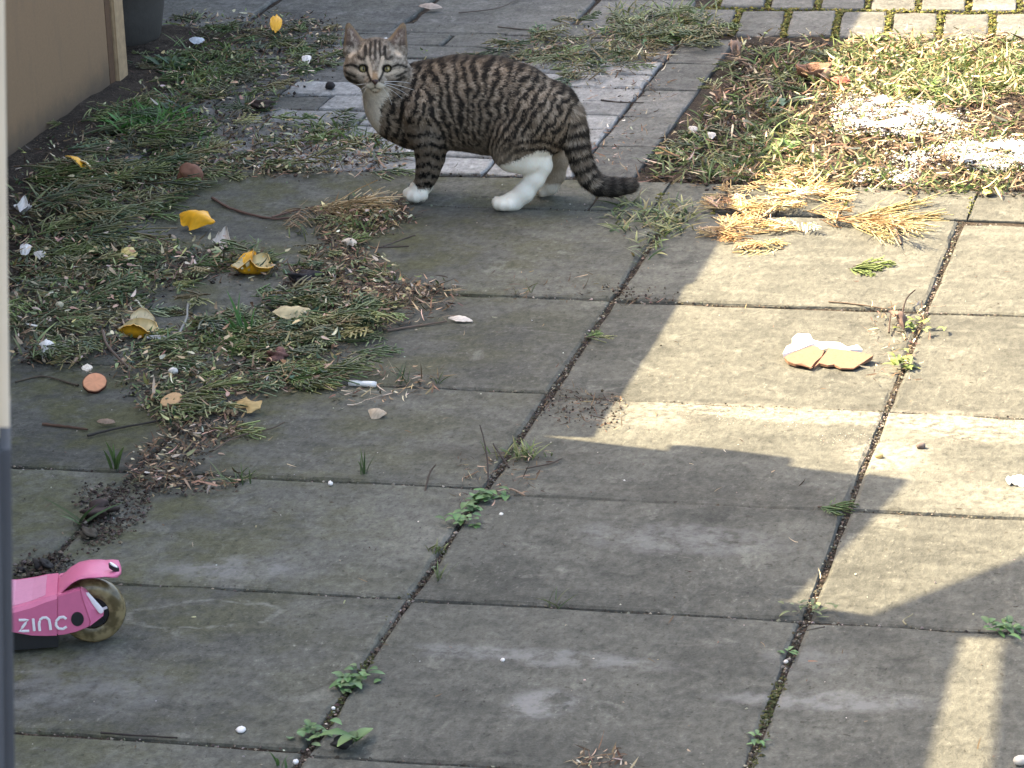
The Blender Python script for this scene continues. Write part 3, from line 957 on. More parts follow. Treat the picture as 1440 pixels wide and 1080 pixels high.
    # ears: tan rim, grey-pink hollow with pale hairs
    for (bx, by), (tx, ty), rb, rt in ears:
        t = np.clip((by - v) / (by - ty), 0, 1)
        cx = bx + (tx - bx) * t; hw = rb * (1 - t) + rt * t
        rr = np.abs(u - cx) / hw
        er = (grp == 2) & (t > .12) & (np.abs(u - bx) < 30)
        fr = nrm[:, 1] < .1
        inn = sstep(rr, .88, .62) * (t < .9)
        ci = np.array([.17, .122, .095]) * (.6 + .8 * n2)[:, None]
        ci = ci * (1 - sstep(rr, .6, .2) * .5 * sstep(n2, .4, .6))[:, None] + np.array([.56, .48, .39]) * (sstep(rr, .6, .2) * .5 * sstep(n2, .4, .6))[:, None]
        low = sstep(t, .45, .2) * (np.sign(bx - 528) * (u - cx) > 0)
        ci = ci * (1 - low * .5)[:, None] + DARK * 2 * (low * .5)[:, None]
        rim = np.array([.23, .165, .105])
        ce = rim * (1 - inn)[:, None] + ci * inn[:, None]
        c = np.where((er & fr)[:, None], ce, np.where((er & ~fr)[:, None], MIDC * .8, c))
    return np.clip(c, .004, .92)


def vnormals(V, F):
    n = np.cross(V[F[:, 2]] - V[F[:, 0]], V[F[:, 3]] - V[F[:, 1]])
    N = np.zeros_like(V)
    for i in range(4): np.add.at(N, F[:, i], n)
    return N / (np.linalg.norm(N, axis=1, keepdims=True) + 1e-12), n


CN, FN = vnormals(CV, CF)
M_fur, n_, l_, b_ = new_mat('cat_coat')
a_ = n_.new('ShaderNodeAttribute'); a_.attribute_name = 'Col'
l_.new(a_.outputs['Color'], b_.inputs['Base Color'])
b_.inputs['Roughness'].default_value = .85; b_.inputs['Specular IOR Level'].default_value = .06
CC = coat(CV, GRP, CN)
link('body', mesh_np('cat_body', CV, CF, CC * .95, M_fur, True), cat)

# the fur: short single hairs lying along the body, coloured like the skin they grow from
fa = np.linalg.norm(FN, axis=1) * .5
NH = 150000
fw_ = fa * np.where(np.isin(GRP[CF[:, 0]], (1, 2)), 2.6, 1.0)
fi = rng.choice(len(CF), NH, p=fw_ / fw_.sum())
wq = rng.dirichlet((1, 1, 1, 1), NH)
HP = (CV[CF[fi]] * wq[..., None]).sum(1); HN = (CN[CF[fi]] * wq[..., None]).sum(1)
HN /= np.linalg.norm(HN, axis=1, keepdims=True)
HG = GRP[CF[fi, 0]]
flow = np.zeros((NH, 3)); flow[:] = (1, 0, -.35)
flow[(HG == 3) | (HG == 4)] = (.15, 0, -1)
flow[(HG == 5) | (HG == 6)] = (.05, 0, -1)
nose = cp(527.5, 114, hb - .05)
hm = (HG == 1)
flow[hm] = HP[hm] - nose
flow[HG == 2] = (0, 0, 1)
tw = np.array([cp(q[0], q[1], q[2]) for q in tail_nodes])
tm = np.where(HG == 7)[0]
dk = np.linalg.norm(HP[tm][:, None] - tw[None], axis=2).argmin(1)
td = np.gradient(tw, axis=0); flow[tm] = td[dk]
flow /= np.linalg.norm(flow, axis=1, keepdims=True)
flow += rng.normal(0, .22, flow.shape)
flow -= HN * (flow * HN).sum(1, keepdims=True)
flow /= np.linalg.norm(flow, axis=1, keepdims=True) + 1e-9
lift = np.where(HG == 7, .42, np.where(HG == 0, .28, np.where(HG == 2, .22, .20)))[:, None] * np.where(rng.random((NH, 1)) < .12, 1.9, 1) * rng.uniform(.5, 1.3, (NH, 1))
hl = np.choose(HG, [.0068, .0036, .0033, .0042, .0042, .0052, .005, .0085]) * rng.uniform(.6, 1.25, NH)
uvh = proj(to_world(HP))
pawm = ((HG == 3) | (HG == 4)) & (uvh[:, 1] > 252) | ((HG == 5) & (uvh[:, 1] > 232))
hl = np.where(pawm, .0042 * rng.uniform(.6, 1.2, NH), hl)
face = hm & (np.hypot(uvh[:, 0] - 527.5, uvh[:, 1] - 112) < 16)
hl = np.where(face, .0022, hl)
keep = np.ones(NH, bool)
for ex, ey in eyes: keep &= ~((np.hypot((uvh[:, 0] - ex) / 9.4, (uvh[:, 1] - ey) / 8.2) < .9) & (HP[:, 1] < hb))
HDir = flow * 1.0 + HN * lift
HDir /= np.linalg.norm(HDir, axis=1, keepdims=True)
sd = np.cross(HDir, HN); sd /= np.linalg.norm(sd, axis=1, keepdims=True) + 1e-9
hw_ = rng.uniform(.00028, .00050, NH)[:, None]
tip = HP + HDir * hl[:, None]
tip[:, 2] = np.maximum(tip[:, 2], .0006)
HV = np.stack([HP - sd * hw_ - HN * .0006, HP + sd * hw_ - HN * .0006, tip], 1)[keep]
hc = coat(HP, HG, HN)
hc = np.clip(hc * np.exp(rng.normal(0, .22, (NH, 1)) * np.where(hc[:, :1] > .6, .55, 1)), 0, .93)
HCc = np.stack([hc * .95, hc * .95, np.clip(hc * 1.12 + .002, 0, .93)], 1)[keep]
nk = int(keep.sum())
HF = np.arange(nk * 3).reshape(nk, 3)
fme = mesh_np('cat_fur', HV.reshape(-1, 3), HF, HCc.reshape(-1, 3), M_fur, True)
nn = np.repeat((HN[keep] * .85 + HDir[keep] * .15)[:, None, :], 3, 1).reshape(-1, 3)
fme.normals_split_custom_set_from_vertices([tuple(q) for q in nn.astype(float)])
tag(link('fur', fme, cat), kind='stuff')

# eyes
M_eye = attr_mat('cat_eye', .05, .6)
cam_l = CAM - CO; cam_l = np.array([cam_l @ rh, cam_l @ fh, cam_l[2]])
for ex, ey in eyes:
    c = cp(ex, ey, EB)
    f = cam_l - c; f /= np.linalg.norm(f); f += np.array([0.0, 0, -.05]); f /= np.linalg.norm(f)
    rr = np.cross(f, [0, 0, 1]); rr /= np.linalg.norm(rr); uu = np.cross(rr, f)
    nl, na = 30, 40
    th = np.linspace(0, np.pi * .62, nl); al = np.arange(na) / na * 2 * np.pi
    V, Cc = [], []
    for t in th:
        d = np.cos(t) * f[None] + np.sin(t) * (np.cos(al)[:, None] * rr + np.sin(al)[:, None] * uu)
        V.append(c + d * eye_r)
        px_ = np.sin(t) * np.cos(al); py_ = np.sin(t) * np.sin(al)
        rd = np.hypot(px_, py_)
        pupil = sstep(np.hypot(px_ / .17, py_ / .44), 1.1, .85)
        iris = np.array([.40, .33, .15])[None] * (1 - sstep(rd, .2, .8) * .45)[:, None] + np.array([.12, .13, .04])[None] * (sstep(rd, .25, .75) * .3)[:, None]
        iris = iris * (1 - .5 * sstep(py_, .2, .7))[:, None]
        k = sstep(rd, .74, .86)[:, None]
        cc = iris * (1 - k) + np.array([.008, .006, .005]) * k
        cc = cc * (1 - pupil[:, None]) + np.array([.003, .003, .003]) * pupil[:, None]
        Cc.append(cc)
    V = np.concatenate(V); i = np.arange(na); j = (i + 1) % na
    F = np.concatenate([np.stack([k * na + i, (k + 1) * na + i, (k + 1) * na + j, k * na + j], -1) for k in range(nl - 1)])
    link('eye', mesh_np('cat_eye', V, F, np.concatenate(Cc), M_eye, True), cat)
# nose leather
M_nose = simple_mat('nose_leather', (.045, .022, .020), .45, 400, .3, .2, .0003)
nb0 = hb - .0605
bm = bmesh.new()
pts = [(522.6, 112.6), (527.5, 111.4), (532.4, 112.6), (531.2, 116.2), (528.4, 119.6), (526.6, 119.6), (523.8, 116.2)]
fr_ = [bm.verts.new(cp(527.5 + (q[0] - 527.5) * .72, 115 + (q[1] - 115) * .72, nb0)) for q in pts]
bk_ = [bm.verts.new(cp(q[0], q[1], nb0 + .004)) for q in pts]
b2_ = [bm.verts.new(cp(q[0], q[1], nb0 + .012)) for q in pts]
bm.faces.new(fr_)
for A_, B_ in ((fr_, bk_), (bk_, b2_)):
    for i in range(len(pts)):
        j = (i + 1) % len(pts); bm.faces.new((A_[i], A_[j], B_[j], B_[i]))
link('nose', bm_mesh('nose', bm, M_nose, True), cat)
# whiskers
M_whisk = simple_mat('whisker_white', (.85, .83, .80), .4, 50, .05, 0)
wh = [((536, 117), (556, 117), (586, 128)), ((536, 118), (560, 122), (579, 138)), ((536, 119), (554, 127), (566, 139)), ((535, 120), (546, 130), (551, 147)), ((536, 116), (560, 113), (577, 117)),
      ((520, 117), (506, 119), (487, 121)), ((520, 118), (508, 124), (499, 136)), ((520, 119), (511, 128), (506, 142))]
for a, b, c in wh:
    p0, p1, p2 = cp(*a, hb - .045), cp(*b, hb - .040), cp(*c, hb - .026)
    t = np.linspace(0, 1, 9)[:, None]
    P = (1 - t) ** 2 * p0 + 2 * t * (1 - t) * p1 + t * t * p2
    V, F, _ = tubes(P[None], np.linspace(.00042, .00016, 9)[None], 4)
    link('whisker', mesh_np('whisker', V, F, None, M_whisk, True), cat)

# ------------------------------------------------------------------ the pink scooter
SG = gp(134, 900)
SD = np.array([math.cos(R(19)), math.sin(R(19)), 0]); SN = np.array([-SD[1], SD[0], 0])
sco = tag(empty('scooter', tuple(SG), R(19)), 'pink kids scooter with white lettering and small clear wheel', 'scooter')


def sc(cx, cy, w_):
    """crop pixel of the scooter close-up -> local (u, w, z) on the upright plane w metres behind the wheel's middle"""
    P = on_plane(cx / 6.75, 760 + cy / 6.75, SG + SN * w_, SN) - SG
    return np.array([P @ SD, P @ SN, P[2]])


M_pink = simple_mat('pink_plastic', (.60, .145, .265), .42, 120, .10, .12, .0008, spec=.5)
M_pinkl = simple_mat('pale_pink_deck', (.58, .235, .35), .55, 150, .10, .25, .0008)
M_white = simple_mat('white_print', (.80, .76, .78), .5, 60, .04, 0)
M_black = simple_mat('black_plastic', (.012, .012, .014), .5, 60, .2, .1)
M_tyre, tn_, tl_, tb_ = new_mat('clear_wheel_plastic'); tg = NG(tn_, tl_)
tpos = tn_.new('ShaderNodeTexCoord').outputs['Object']
tl_.new(tg.mix(tg.rng(tg.noise(tpos, 55, 3), .40, .62), (.115, .088, .040), (.32, .25, .13)), tb_.inputs['Base Color'])
tb_.inputs['Roughness'].default_value = .22
tb_.inputs['Transmission Weight'].default_value = .25


def extr(name, pts, dw, mat, parent, bevel=.0012):
    """prism from local points, pushed dw away along w"""
    bm = bmesh.new()
    a = [bm.verts.new(p) for p in pts]; b = [bm.verts.new((p[0], p[1] + dw, p[2])) for p in pts]
    n = len(a)
    bm.faces.new(a); bm.faces.new(b[::-1])
    for i in range(n): bm.faces.new((a[i], b[i], b[(i + 1) % n], a[(i + 1) % n]))
    bmesh.ops.recalc_face_normals(bm, faces=bm.faces)
    if bevel: bmesh.ops.bevel(bm, geom=[e for e in bm.edges if e.calc_face_angle(0) > .5], offset=bevel, segments=2, affect='EDGES')
    return link(name, bm_mesh(name, bm, mat), parent)


def loft(name, secs, mat, parent, smooth=True, caps=True):
    n = len(secs[0]); V = np.concatenate(secs)
    i = np.arange(n); j = (i + 1) % n
    F = np.concatenate([np.stack([k * n + i, k * n + j, (k + 1) * n + j, (k + 1) * n + i], -1) for k in range(len(secs) - 1)])
    bm = bmesh.new()
    vs = [bm.verts.new(v) for v in V]
    for f in F: bm.faces.new([vs[q] for q in f])
    if caps: bm.faces.new([vs[q] for q in range(n)]); bm.faces.new([vs[len(V) - n + q] for q in range(n)][::-1])
    me = bm_mesh(name, bm, mat, smooth)
    return link(name, me, parent)


wn = -.030
top = [(130, 655), (300, 608), (430, 556), (540, 522)]
bot = [(130, 872), (300, 902), (430, 906), (540, 903)]
T_ = [sc(a, b, wn) for a, b in top]; B_ = [sc(a, b, wn) for a, b in bot]
wide = .092
ext = []
for t_, b_2, k in zip(T_, B_, range(4)):
    ext.append((t_, b_2, wide - .022 * k / 3))
t0, b0, _w = ext[0]
pre = [(t0 + np.array([-d, 0, z]), b0 + np.array([-d, 0, z2]), wide) for d, z, z2 in ((.40, .022, .030), (.20, .014, .012), (.08, .006, .004))]
secs = []
for t_, b_2, wd in pre + ext:
    zt, zb = t_[2], b_2[2]; u_ = t_[0]
    h = zt - zb
    secs.append(np.array([[b_2[0], wn, zb], [b_2[0] * .5 + u_ * .5, wn, zb + h * .5], [u_, wn, zt - .004], [u_, wn + .004, zt], [u_, wn + wd * .5, zt + .0015], [u_, wn + wd - .004, zt], [u_, wn + wd, zt - .004], [b_2[0], wn + wd, zb]]))
link_o = loft('deck', secs, M_pink, sco, False)
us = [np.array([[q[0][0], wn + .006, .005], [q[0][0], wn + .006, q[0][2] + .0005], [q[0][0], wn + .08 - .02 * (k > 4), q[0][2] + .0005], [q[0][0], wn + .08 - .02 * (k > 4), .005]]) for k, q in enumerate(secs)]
loft('deck_shade_block', us, M_black, sco, False)  # black block put in for the dark shade under the deck
# pale tread on the deck
trd = []
for s_ in secs[:-1]:
    trd.append(np.array([s_[3] + [0, .006, .0006], s_[4] + [0, 0, .0008], s_[5] + [0, -.004, .0006], s_[5] + [0, -.004, -.001], s_[3] + [0, .006, -.001]]))
loft('tread', trd, M_pinkl, sco, False)
# fork cheeks round the wheel
A = [(541, 523), (600, 510), (700, 478), (765, 462)]
Bm = [(850, 818), (720, 872), (600, 899), (541, 903)]
cheek = [sc(a, b, wn) for a, b in A] + [sc(a, b, wn) for a, b in ((790, 560), (835, 690), (862, 770))] + [sc(a, b, wn) for a, b in Bm]
extr('fork_cheek', cheek, .009, M_pink, sco)
fac = [sc(765, 462, wn + .0002), sc(812, 486, wn + .008), sc(900, 590, wn + .011), sc(985, 692, wn + .013), sc(980, 716, wn + .013), sc(850, 816, wn + .0002), sc(862, 770, wn), sc(835, 690, wn), sc(790, 560, wn)]
M_pinkb = M_pink
bm = bmesh.new()
f1 = [bm.verts.new(p) for p in fac]; f2 = [bm.verts.new(p + np.array([0, .0085, 0])) for p in fac]
cen1 = bm.verts.new(np.mean(fac, 0) - np.array([0, .001, 0])); n = len(fac)
for i in range(n):
    j = (i + 1) % n
    bm.faces.new((f1[i], f1[j], cen1)); bm.faces.new((f1[j], f1[i], f2[i], f2[j]))
bm.faces.new(f2[::-1])
link('cheek_end', bm_mesh('cheek_end', bm, M_pinkb), sco)
extr('fork_cheek', [p + np.array([0, .056, 0]) for p in cheek], .009, M_pink, sco)
extr('reflector', [sc(a, b, wn + .0065) for a, b in ((806, 512), (832, 492), (990, 668), (962, 704), (945, 700))], .004, M_white, sco)
extr('axle_cap', [sc(735 + 60 * math.cos(t), 748 + 66 * math.sin(t), wn - .0012) for t in np.linspace(0, 2 * np.pi, 24, endpoint=False)], .003, M_black, sco, 0)
# lettering printed on the cheek
strokes = [[(178, 752), (266, 750), (186, 858), (278, 854)], [(314, 738), (326, 855)], [(378, 855), (371, 790), (380, 750), (405, 730), (440, 728), (466, 750), (474, 790), (481, 845)],
           [(630, 742), (602, 722), (565, 728), (534, 762), (532, 802), (556, 832), (598, 836), (632, 814)]]
LV, LF, ln = [], [], 0
for s_ in strokes:
    pp = np.array([sc(a, b, wn) for a, b in s_])
    den = []
    for a, b in zip(pp[:-1], pp[1:]):
        for t in (0, .33, .66): den.append(a + (b - a) * t)
    den.append(pp[-1]); den = np.array(den)
    V, F, _ = tubes(den[None], np.full((1, len(den)), 13.5 / 6.75 / (FOC / ((SG - CAM) @ FW))), 8)
    V[:, 1] = wn - .0012 + (V[:, 1] - wn) * .3
    K = len(den); caps = np.array([np.arange(8)[::-1][:4], np.arange(8)[:4] + (K - 1) * 8])
    LV.append(V); LF.append(F + ln); LF.append(np.array([[0, 1, 2, 3], [0, 3, 4, 7], [4, 5, 6, 7]]) + ln); LF.append(np.array([[0, 1, 2, 3], [0, 3, 4, 7], [4, 5, 6, 7]]) + ln + (K - 1) * 8)
    ln += len(V)
link('lettering', mesh_np('lettering', np.concatenate(LV), np.concatenate(LF), None, M_white, False), sco)
# rear mudguard
topc = [(496, 520), (530, 450), (570, 385), (640, 310), (740, 240), (850, 207), (960, 210), (1060, 238), (1120, 264), (1152, 290)]
botc = [(520, 522), (575, 505), (625, 460), (690, 402), (760, 370), (850, 361), (960, 355), (1060, 344), (1120, 325), (1150, 302)]
secs = []
for (a, b), (c, d) in zip(topc, botc):
    k = len(secs) / 9
    hw = (.026 if k < .75 else .026 * math.sqrt(max(.08, 1 - ((k - .75) / .26) ** 2)))
    t_ = sc(a, b, hw * .55); q = sc(c, d, -hw)
    zt = t_[2]; zb = q[2]; u1, u2 = t_[0], q[0]
    zm = zt + .002
    ut = u1
    secs.append(np.array([[u2, -hw, zb], [ut * .6 + u2 * .4, -hw, zb + (zt - zb) * .55], [ut, -hw * .6, zt], [ut, 0, zm], [ut, hw * .6, zt], [ut * .6 + u2 * .4, hw, zb + (zt - zb) * .55], [u2, hw, zb], [u2, hw * .8, zb + .001], [ut, 0, zt - .006 if zt - zb > .008 else (zt + zb) / 2], [u2, -hw * .8, zb + .001]]))
mg_ = loft('mudguard', secs, M_pink, sco)
bd = sc(1082, 262, -.010)
for nm, rx, mt, up in (('badge_rim', .0056, M_black, .0), ('badge', .0040, M_white, .0012)):
    pts = [bd + np.array([rx * math.cos(t), rx * .8 * math.sin(t), -.0032 * math.cos(t) + up + .0030]) for t in np.linspace(0, 2 * np.pi, 18, endpoint=False)]
    bm = bmesh.new(); a = [bm.verts.new(p) for p in pts]; b = [bm.verts.new(p + np.array([0, 0, -.005])) for p in pts]
    bm.faces.new(a); bm.faces.new(b[::-1])
    for i in range(18): bm.faces.new((a[i], b[i], b[(i + 1) % 18], a[(i + 1) % 18]))
    link(nm, bm_mesh(nm, bm, mt), mg_)
# wheel
wc = sc(130 * 6.75, (857 - 760) * 6.75, 0); WR = wc[2] + .0005


def wheel(c, r, parent):
    prof = [(r * .50, -.011), (r * .62, -.0125), (r * .84, -.0125), (r * .95, -.009), (r, 0), (r * .95, .009), (r * .84, .0125), (r * .62, .0125), (r * .50, .011), (r * .48, 0), (r * .50, -.011)]
    a = np.arange(48) / 48 * 2 * np.pi
    V = np.concatenate([np.stack([c[0] + q * np.cos(a), np.full(48, c[1] + y), c[2] + q * np.sin(a)], -1) for q, y in prof])
    i = np.arange(48); j = (i + 1) % 48
    F = np.concatenate([np.stack([k * 48 + i, (k + 1) * 48 + i, (k + 1) * 48 + j, k * 48 + j], -1) for k in range(len(prof) - 1)])
    ty = link('wheel', mesh_np('wheel', V, F, None, M_tyre, True), parent)
    bm = bmesh.new()
    def disc(r0, y0, y1):
        A1 = [bm.verts.new((c[0] + r0 * math.cos(t), c[1] + y0, c[2] + r0 * math.sin(t))) for t in np.linspace(0, 2 * np.pi, 24, endpoint=False)]
        B1 = [bm.verts.new((v.co.x, c[1] + y1, v.co.z)) for v in A1]
        bm.faces.new(A1); bm.faces.new(B1[::-1])
        for q in range(24): bm.faces.new((A1[q], B1[q], B1[(q + 1) % 24], A1[(q + 1) % 24]))
    disc(r * .485, -.008, .008); disc(r * .2, -.0145, .0145)
    link('hub', bm_mesh('hub', bm, M_black), ty)
    for q in range(6):
        t = q * np.pi / 3 + .3
        d = np.array([math.cos(t), 0, math.sin(t)])
        P = np.array([c + d * r * .18 + np.array([0, -.0098, 0]), c + d * r * .47 + np.array([0, -.0098, 0])])
        V, F, _ = tubes(P[None], np.full((1, 2), .0016), 5)
        link('spoke', mesh_np('spoke', V, F, None, M_white if q % 3 == 0 else M_black), ty)
    return ty


wheel(wc, WR, sco)
fwc = np.array([-.60, .016, WR]); wheel(fwc, WR, sco)
V, F, _ = tubes(np.array([[[-.555, .016, .05], [-.585, .016, .62]]]), np.full((1, 2), .016), 14)
link('steering_column', mesh_np('steering_column', V, F, None, M_white, True), sco)
V, F, _ = tubes(np.array([[[-.60, .016, WR], [-.555, .016, .075], [-.50, .016, .075]]]), np.full((1, 3), .014), 10)
link('front_fork', mesh_np('front_fork', V, F, None, M_pink, True), sco)
V, F, _ = tubes(np.array([[[-.585, -.13, .62], [-.585, .016, .625], [-.585, .16, .62]]]), np.full((1, 3), .012), 10)
link('handlebar', mesh_np('handlebar', V, F, None, M_black, True), sco)

# ------------------------------------------------------------------ litter, weeds and small things
def z0(n): return np.zeros(n)


def scatter(poly, n, thin=0.0, seed=0, freq=14.0):
    pl = np.array(poly, float)
    g_ = np.array([gp(*q)[:2] for q in poly])
    lo_, hi_ = g_.min(0), g_.max(0)
    out = []; tot = 0
    while tot < n:
        P = np.concatenate([rng.uniform(lo_, hi_, (n * 2, 2)), np.zeros((n * 2, 1))], 1)
        ok = in_poly(proj(P) + rng.normal(0, 5, (len(P), 2)), pl)
        if thin: ok &= fbm2(P[:, 0] * freq, P[:, 1] * freq, seed, 3) > thin + rng.normal(0, .06, len(P))
        P = P[ok]; out.append(P); tot += len(P)
        if not len(P): break
    return np.concatenate(out)[:n]


def rdir(n, tilt=.25):
    a = rng.uniform(0, 2 * np.pi, n)
    d = np.stack([np.cos(a), np.sin(a), rng.normal(0, tilt, n)], -1)
    return d / np.linalg.norm(d, axis=1, keepdims=True)


OCT = np.array([[1, 0, 0], [-1, 0, 0], [0, 1, 0], [0, -1, 0], [0, 0, 1], [0, 0, -1]], float)
OCF = np.array([[0, 2, 4], [2, 1, 4], [1, 3, 4], [3, 0, 4], [2, 0, 5], [1, 2, 5], [3, 1, 5], [0, 3, 5]])


def lumps(P, size, col, flat=.7):
    n = len(P)
    J = OCT[None] * rng.uniform(.55, 1.25, (n, 6, 1)) + rng.normal(0, .18, (n, 6, 3))
    a = rng.uniform(0, np.pi, n); ca, sa = np.cos(a)[:, None], np.sin(a)[:, None]
    X = J[..., 0] * ca - J[..., 1] * sa; Y = J[..., 0] * sa + J[..., 1] * ca
    V = P[:, None] + np.stack([X, Y, J[..., 2] * flat], -1) * size[:, None, None]
    F = OCF[None] + (np.arange(n) * 6)[:, None, None]
    C = np.repeat(col[:, None], 6, 1) * rng.uniform(.85, 1.15, (n, 6, 1))
    return V.reshape(-1, 3), F.reshape(-1, 3), C.reshape(-1, 3)


def sprays(acc, P, Ls, col, tip, stemc, nb=9, flat=.16, up=.08, heading=None, wid=.0016, spread=.62):
    """feathery conifer sprays lying on the ground"""
    n = len(P)
    d = rdir(n, up)
    if heading is not None:
        a = heading + rng.normal(0, .5, n); d = np.stack([np.cos(a), np.sin(a), rng.normal(0, up, n)], -1)
    d[:, 2] = np.abs(d[:, 2])
    L = Ls[:, None]
    curv = np.stack([-d[:, 1], d[:, 0], z0(n)], -1) * rng.normal(0, .25, (n, 1)) * L
    t = np.linspace(0, 1, 5)
    ST = P[:, None] + d[:, None] * (L * t)[..., None] + curv[:, None] * (t ** 2)[None, :, None]
    r = np.linspace(1.0, .35, 5)[None] * rng.uniform(.0007, .0012, (n, 1))
    acc.add(*tubes(ST, r, 3, stemc, stemc))
    side = np.stack([-d[:, 1], d[:, 0], z0(n)], -1); side /= np.linalg.norm(side, axis=1, keepdims=True)
    for lev in range(2):
        for b in range(nb):
            tb = (b + 1) / (nb + 1)
            s = 1 if b % 2 else -1
            base = P + d * L * tb + curv * tb ** 2
            ln_ = L[:, 0] * (.50 * (1 - tb) + .13) * rng.uniform(.7, 1.25, n)
            dd = d * rng.uniform(.6, .95, (n, 1)) + side * s * spread * rng.uniform(.8, 1.2, (n, 1)); dd[:, 2] += rng.normal(0, flat, n)
            dd /= np.linalg.norm(dd, axis=1, keepdims=True)
            if lev == 0:
                tt = np.linspace(0, 1, 4)
                Q = base[:, None] + dd[:, None] * (ln_[:, None] * tt)[..., None] + d[:, None] * (ln_[:, None] * .25 * tt ** 2)[..., None]
                Q[..., 2] = np.maximum(Q[..., 2] - .12 * ln_[:, None] * tt ** 2, .0012)
                acc.add(*tubes(Q, np.linspace(1, .55, 4)[None] * wid * rng.uniform(.8, 1.3, (n, 1)), 3, col * rng.uniform(.75, 1.2, (n, 1)), tip * rng.uniform(.8, 1.2, (n, 1))))
            else:
                for tb2 in (.35, .62):
                    s2 = rng.choice([-1, 1], n)[:, None]
                    b2 = base + dd * (ln_ * tb2)[:, None]
                    d2 = dd * .8 + np.stack([-dd[:, 1], dd[:, 0], z0(n)], -1) * s2 * .6; d2 /= np.linalg.norm(d2, axis=1, keepdims=True)
                    l2 = ln_ * .38
                    tt = np.linspace(0, 1, 3)
                    Q = b2[:, None] + d2[:, None] * (l2[:, None] * tt)[..., None]
                    Q[..., 2] = np.maximum(Q[..., 2], .0012)
                    acc.add(*tubes(Q, np.linspace(1, .5, 3)[None] * wid * .85 * rng.uniform(.8, 1.2, (n, 1)), 3, col * rng.uniform(.75, 1.2, (n, 1)), tip * rng.uniform(.8, 1.3, (n, 1))))


def flakes(acc, P, ln_, wd, col, tilt=.3, curl=.3):
    n = len(P); d = rdir(n, tilt)
    bend = np.stack([rng.normal(0, .2, n), rng.normal(0, .2, n), rng.normal(0, curl, n)], -1) * ln_[:, None]
    acc.add(*blades(P, d, ln_, wd, bend, col, col * rng.uniform(.7, 1.3, (n, 1)), 4))


def grassy(acc, P, h, wd, col, tip, lean=.6):
    n = len(P); d = rdir(n, 0) * lean * rng.uniform(.3, 1.2, (n, 1)); d[:, 2] = 1
    d /= np.linalg.norm(d, axis=1, keepdims=True)
    bend = d * [1, 1, 0] * h[:, None] * rng.uniform(.2, 1.0, (n, 1)); bend[:, 2] = -h * rng.uniform(.05, .35, n)
    acc.add(*blades(P, d, h, wd, bend, col, tip, 5))


U = rng.uniform
GREENS = [(.075, .115, .036), (.105, .145, .045), (.050, .085, .035), (.085, .105, .060), (.15, .17, .062), (.17, .14, .06), (.045, .085, .050)]
GTIP = [(.19, .24, .085), (.27, .29, .12), (.12, .18, .075), (.32, .30, .15), (.23, .25, .15), (.30, .24, .12)]
BROWN = [(.10, .065, .038), (.16, .105, .060), (.06, .040, .027), (.23, .16, .095), (.13, .075, .050)]
PALE = [(.36, .27, .17), (.42, .34, .23), (.30, .20, .12), (.50, .43, .33), (.27, .17, .11)]
WH = [(.72, .68, .62), (.62, .58, .52), (.52, .46, .38)]
STRAW = [(.46, .35, .18), (.54, .43, .25), (.38, .25, .115), (.62, .53, .34), (.26, .17, .09)]

G1 = [(18, 250), (60, 205), (150, 160), (240, 105), (330, 90), (452, 108), (372, 142), (398, 172), (540, 198), (575, 232), (430, 247), (285, 250), (240, 300), (175, 338), (100, 362), (18, 392)]
G2 = [(18, 372), (130, 340), (240, 352), (390, 366), (400, 392), (255, 398), (212, 432), (190, 472), (120, 512), (18, 520)]
G3 = [(150, 492), (250, 472), (330, 446), (420, 424), (505, 426), (545, 452), (478, 480), (470, 548), (370, 556), (330, 590), (240, 610), (178, 560)]
HEAP = [(440, 296), (560, 284), (585, 312), (505, 345), (565, 398), (640, 408), (560, 436), (440, 436), (400, 398), (455, 350)]
HEAP2 = [(235, 606), (340, 588), (345, 612), (275, 650), (262, 672), (345, 680), (340, 690), (215, 700), (180, 672), (200, 632)]
TOPL = [(240, 30), (330, 20), (470, 30), (500, 60), (480, 100), (330, 96), (230, 120), (190, 110)]
TOPM = [(560, 100), (720, 70), (800, 30), (1010, 30), (1020, 62), (880, 95), (820, 118), (740, 90), (600, 80)]
RIGHTB = [(915, 245), (985, 170), (1040, 70), (1200, 66), (1120, 190), (1020, 262), (925, 258)]
BED = [(890, 252), (985, 165), (1045, 62), (1460, 52), (1460, 280), (1000, 264)]

BEDL = [(1205, 66), (1460, 60), (1460, 150), (1330, 120), (1290, 160), (1180, 160), (1160, 110)]

# clippings of conifer, green
acc = Acc()
def pile(poly, n, zmax, Lr, thin=0, seed=0, **k):
    P = scatter(poly, n, thin, seed); n = len(P)
    P[:, 2] = U(.002, 1, n) ** 1.3 * zmax + .002
    sprays(acc, P, U(*Lr, n), pick(GREENS, n), pick(GTIP, n), pick(BROWN, n), **k)
pile(G1, 140, .022, (.035, .09), .36, 21)
pile([(18, 250), (150, 165), (250, 240), (180, 340), (18, 390)], 75, .030, (.06, .13), heading=.3)
pile(G2, 85, .022, (.035, .085), .38, 22)
pile(G3, 80, .020, (.035, .09), .36, 23, heading=.2)
pile([(280, 420), (530, 425), (560, 470), (420, 500), (280, 480)], 70, .018, (.03, .07))
pile(TOPL, 60, .012, (.04, .08), .45, 3)
pile(TOPM, 80, .014, (.04, .08), .42, 4)
pile([(860, 30), (1010, 30), (1015, 60), (870, 70)], 40, .014, (.04, .08))
pile(RIGHTB, 45, .010, (.03, .07))
pile([(520, 300), (440, 300), (440, 440), (520, 430)], 22, .010, (.03, .06))
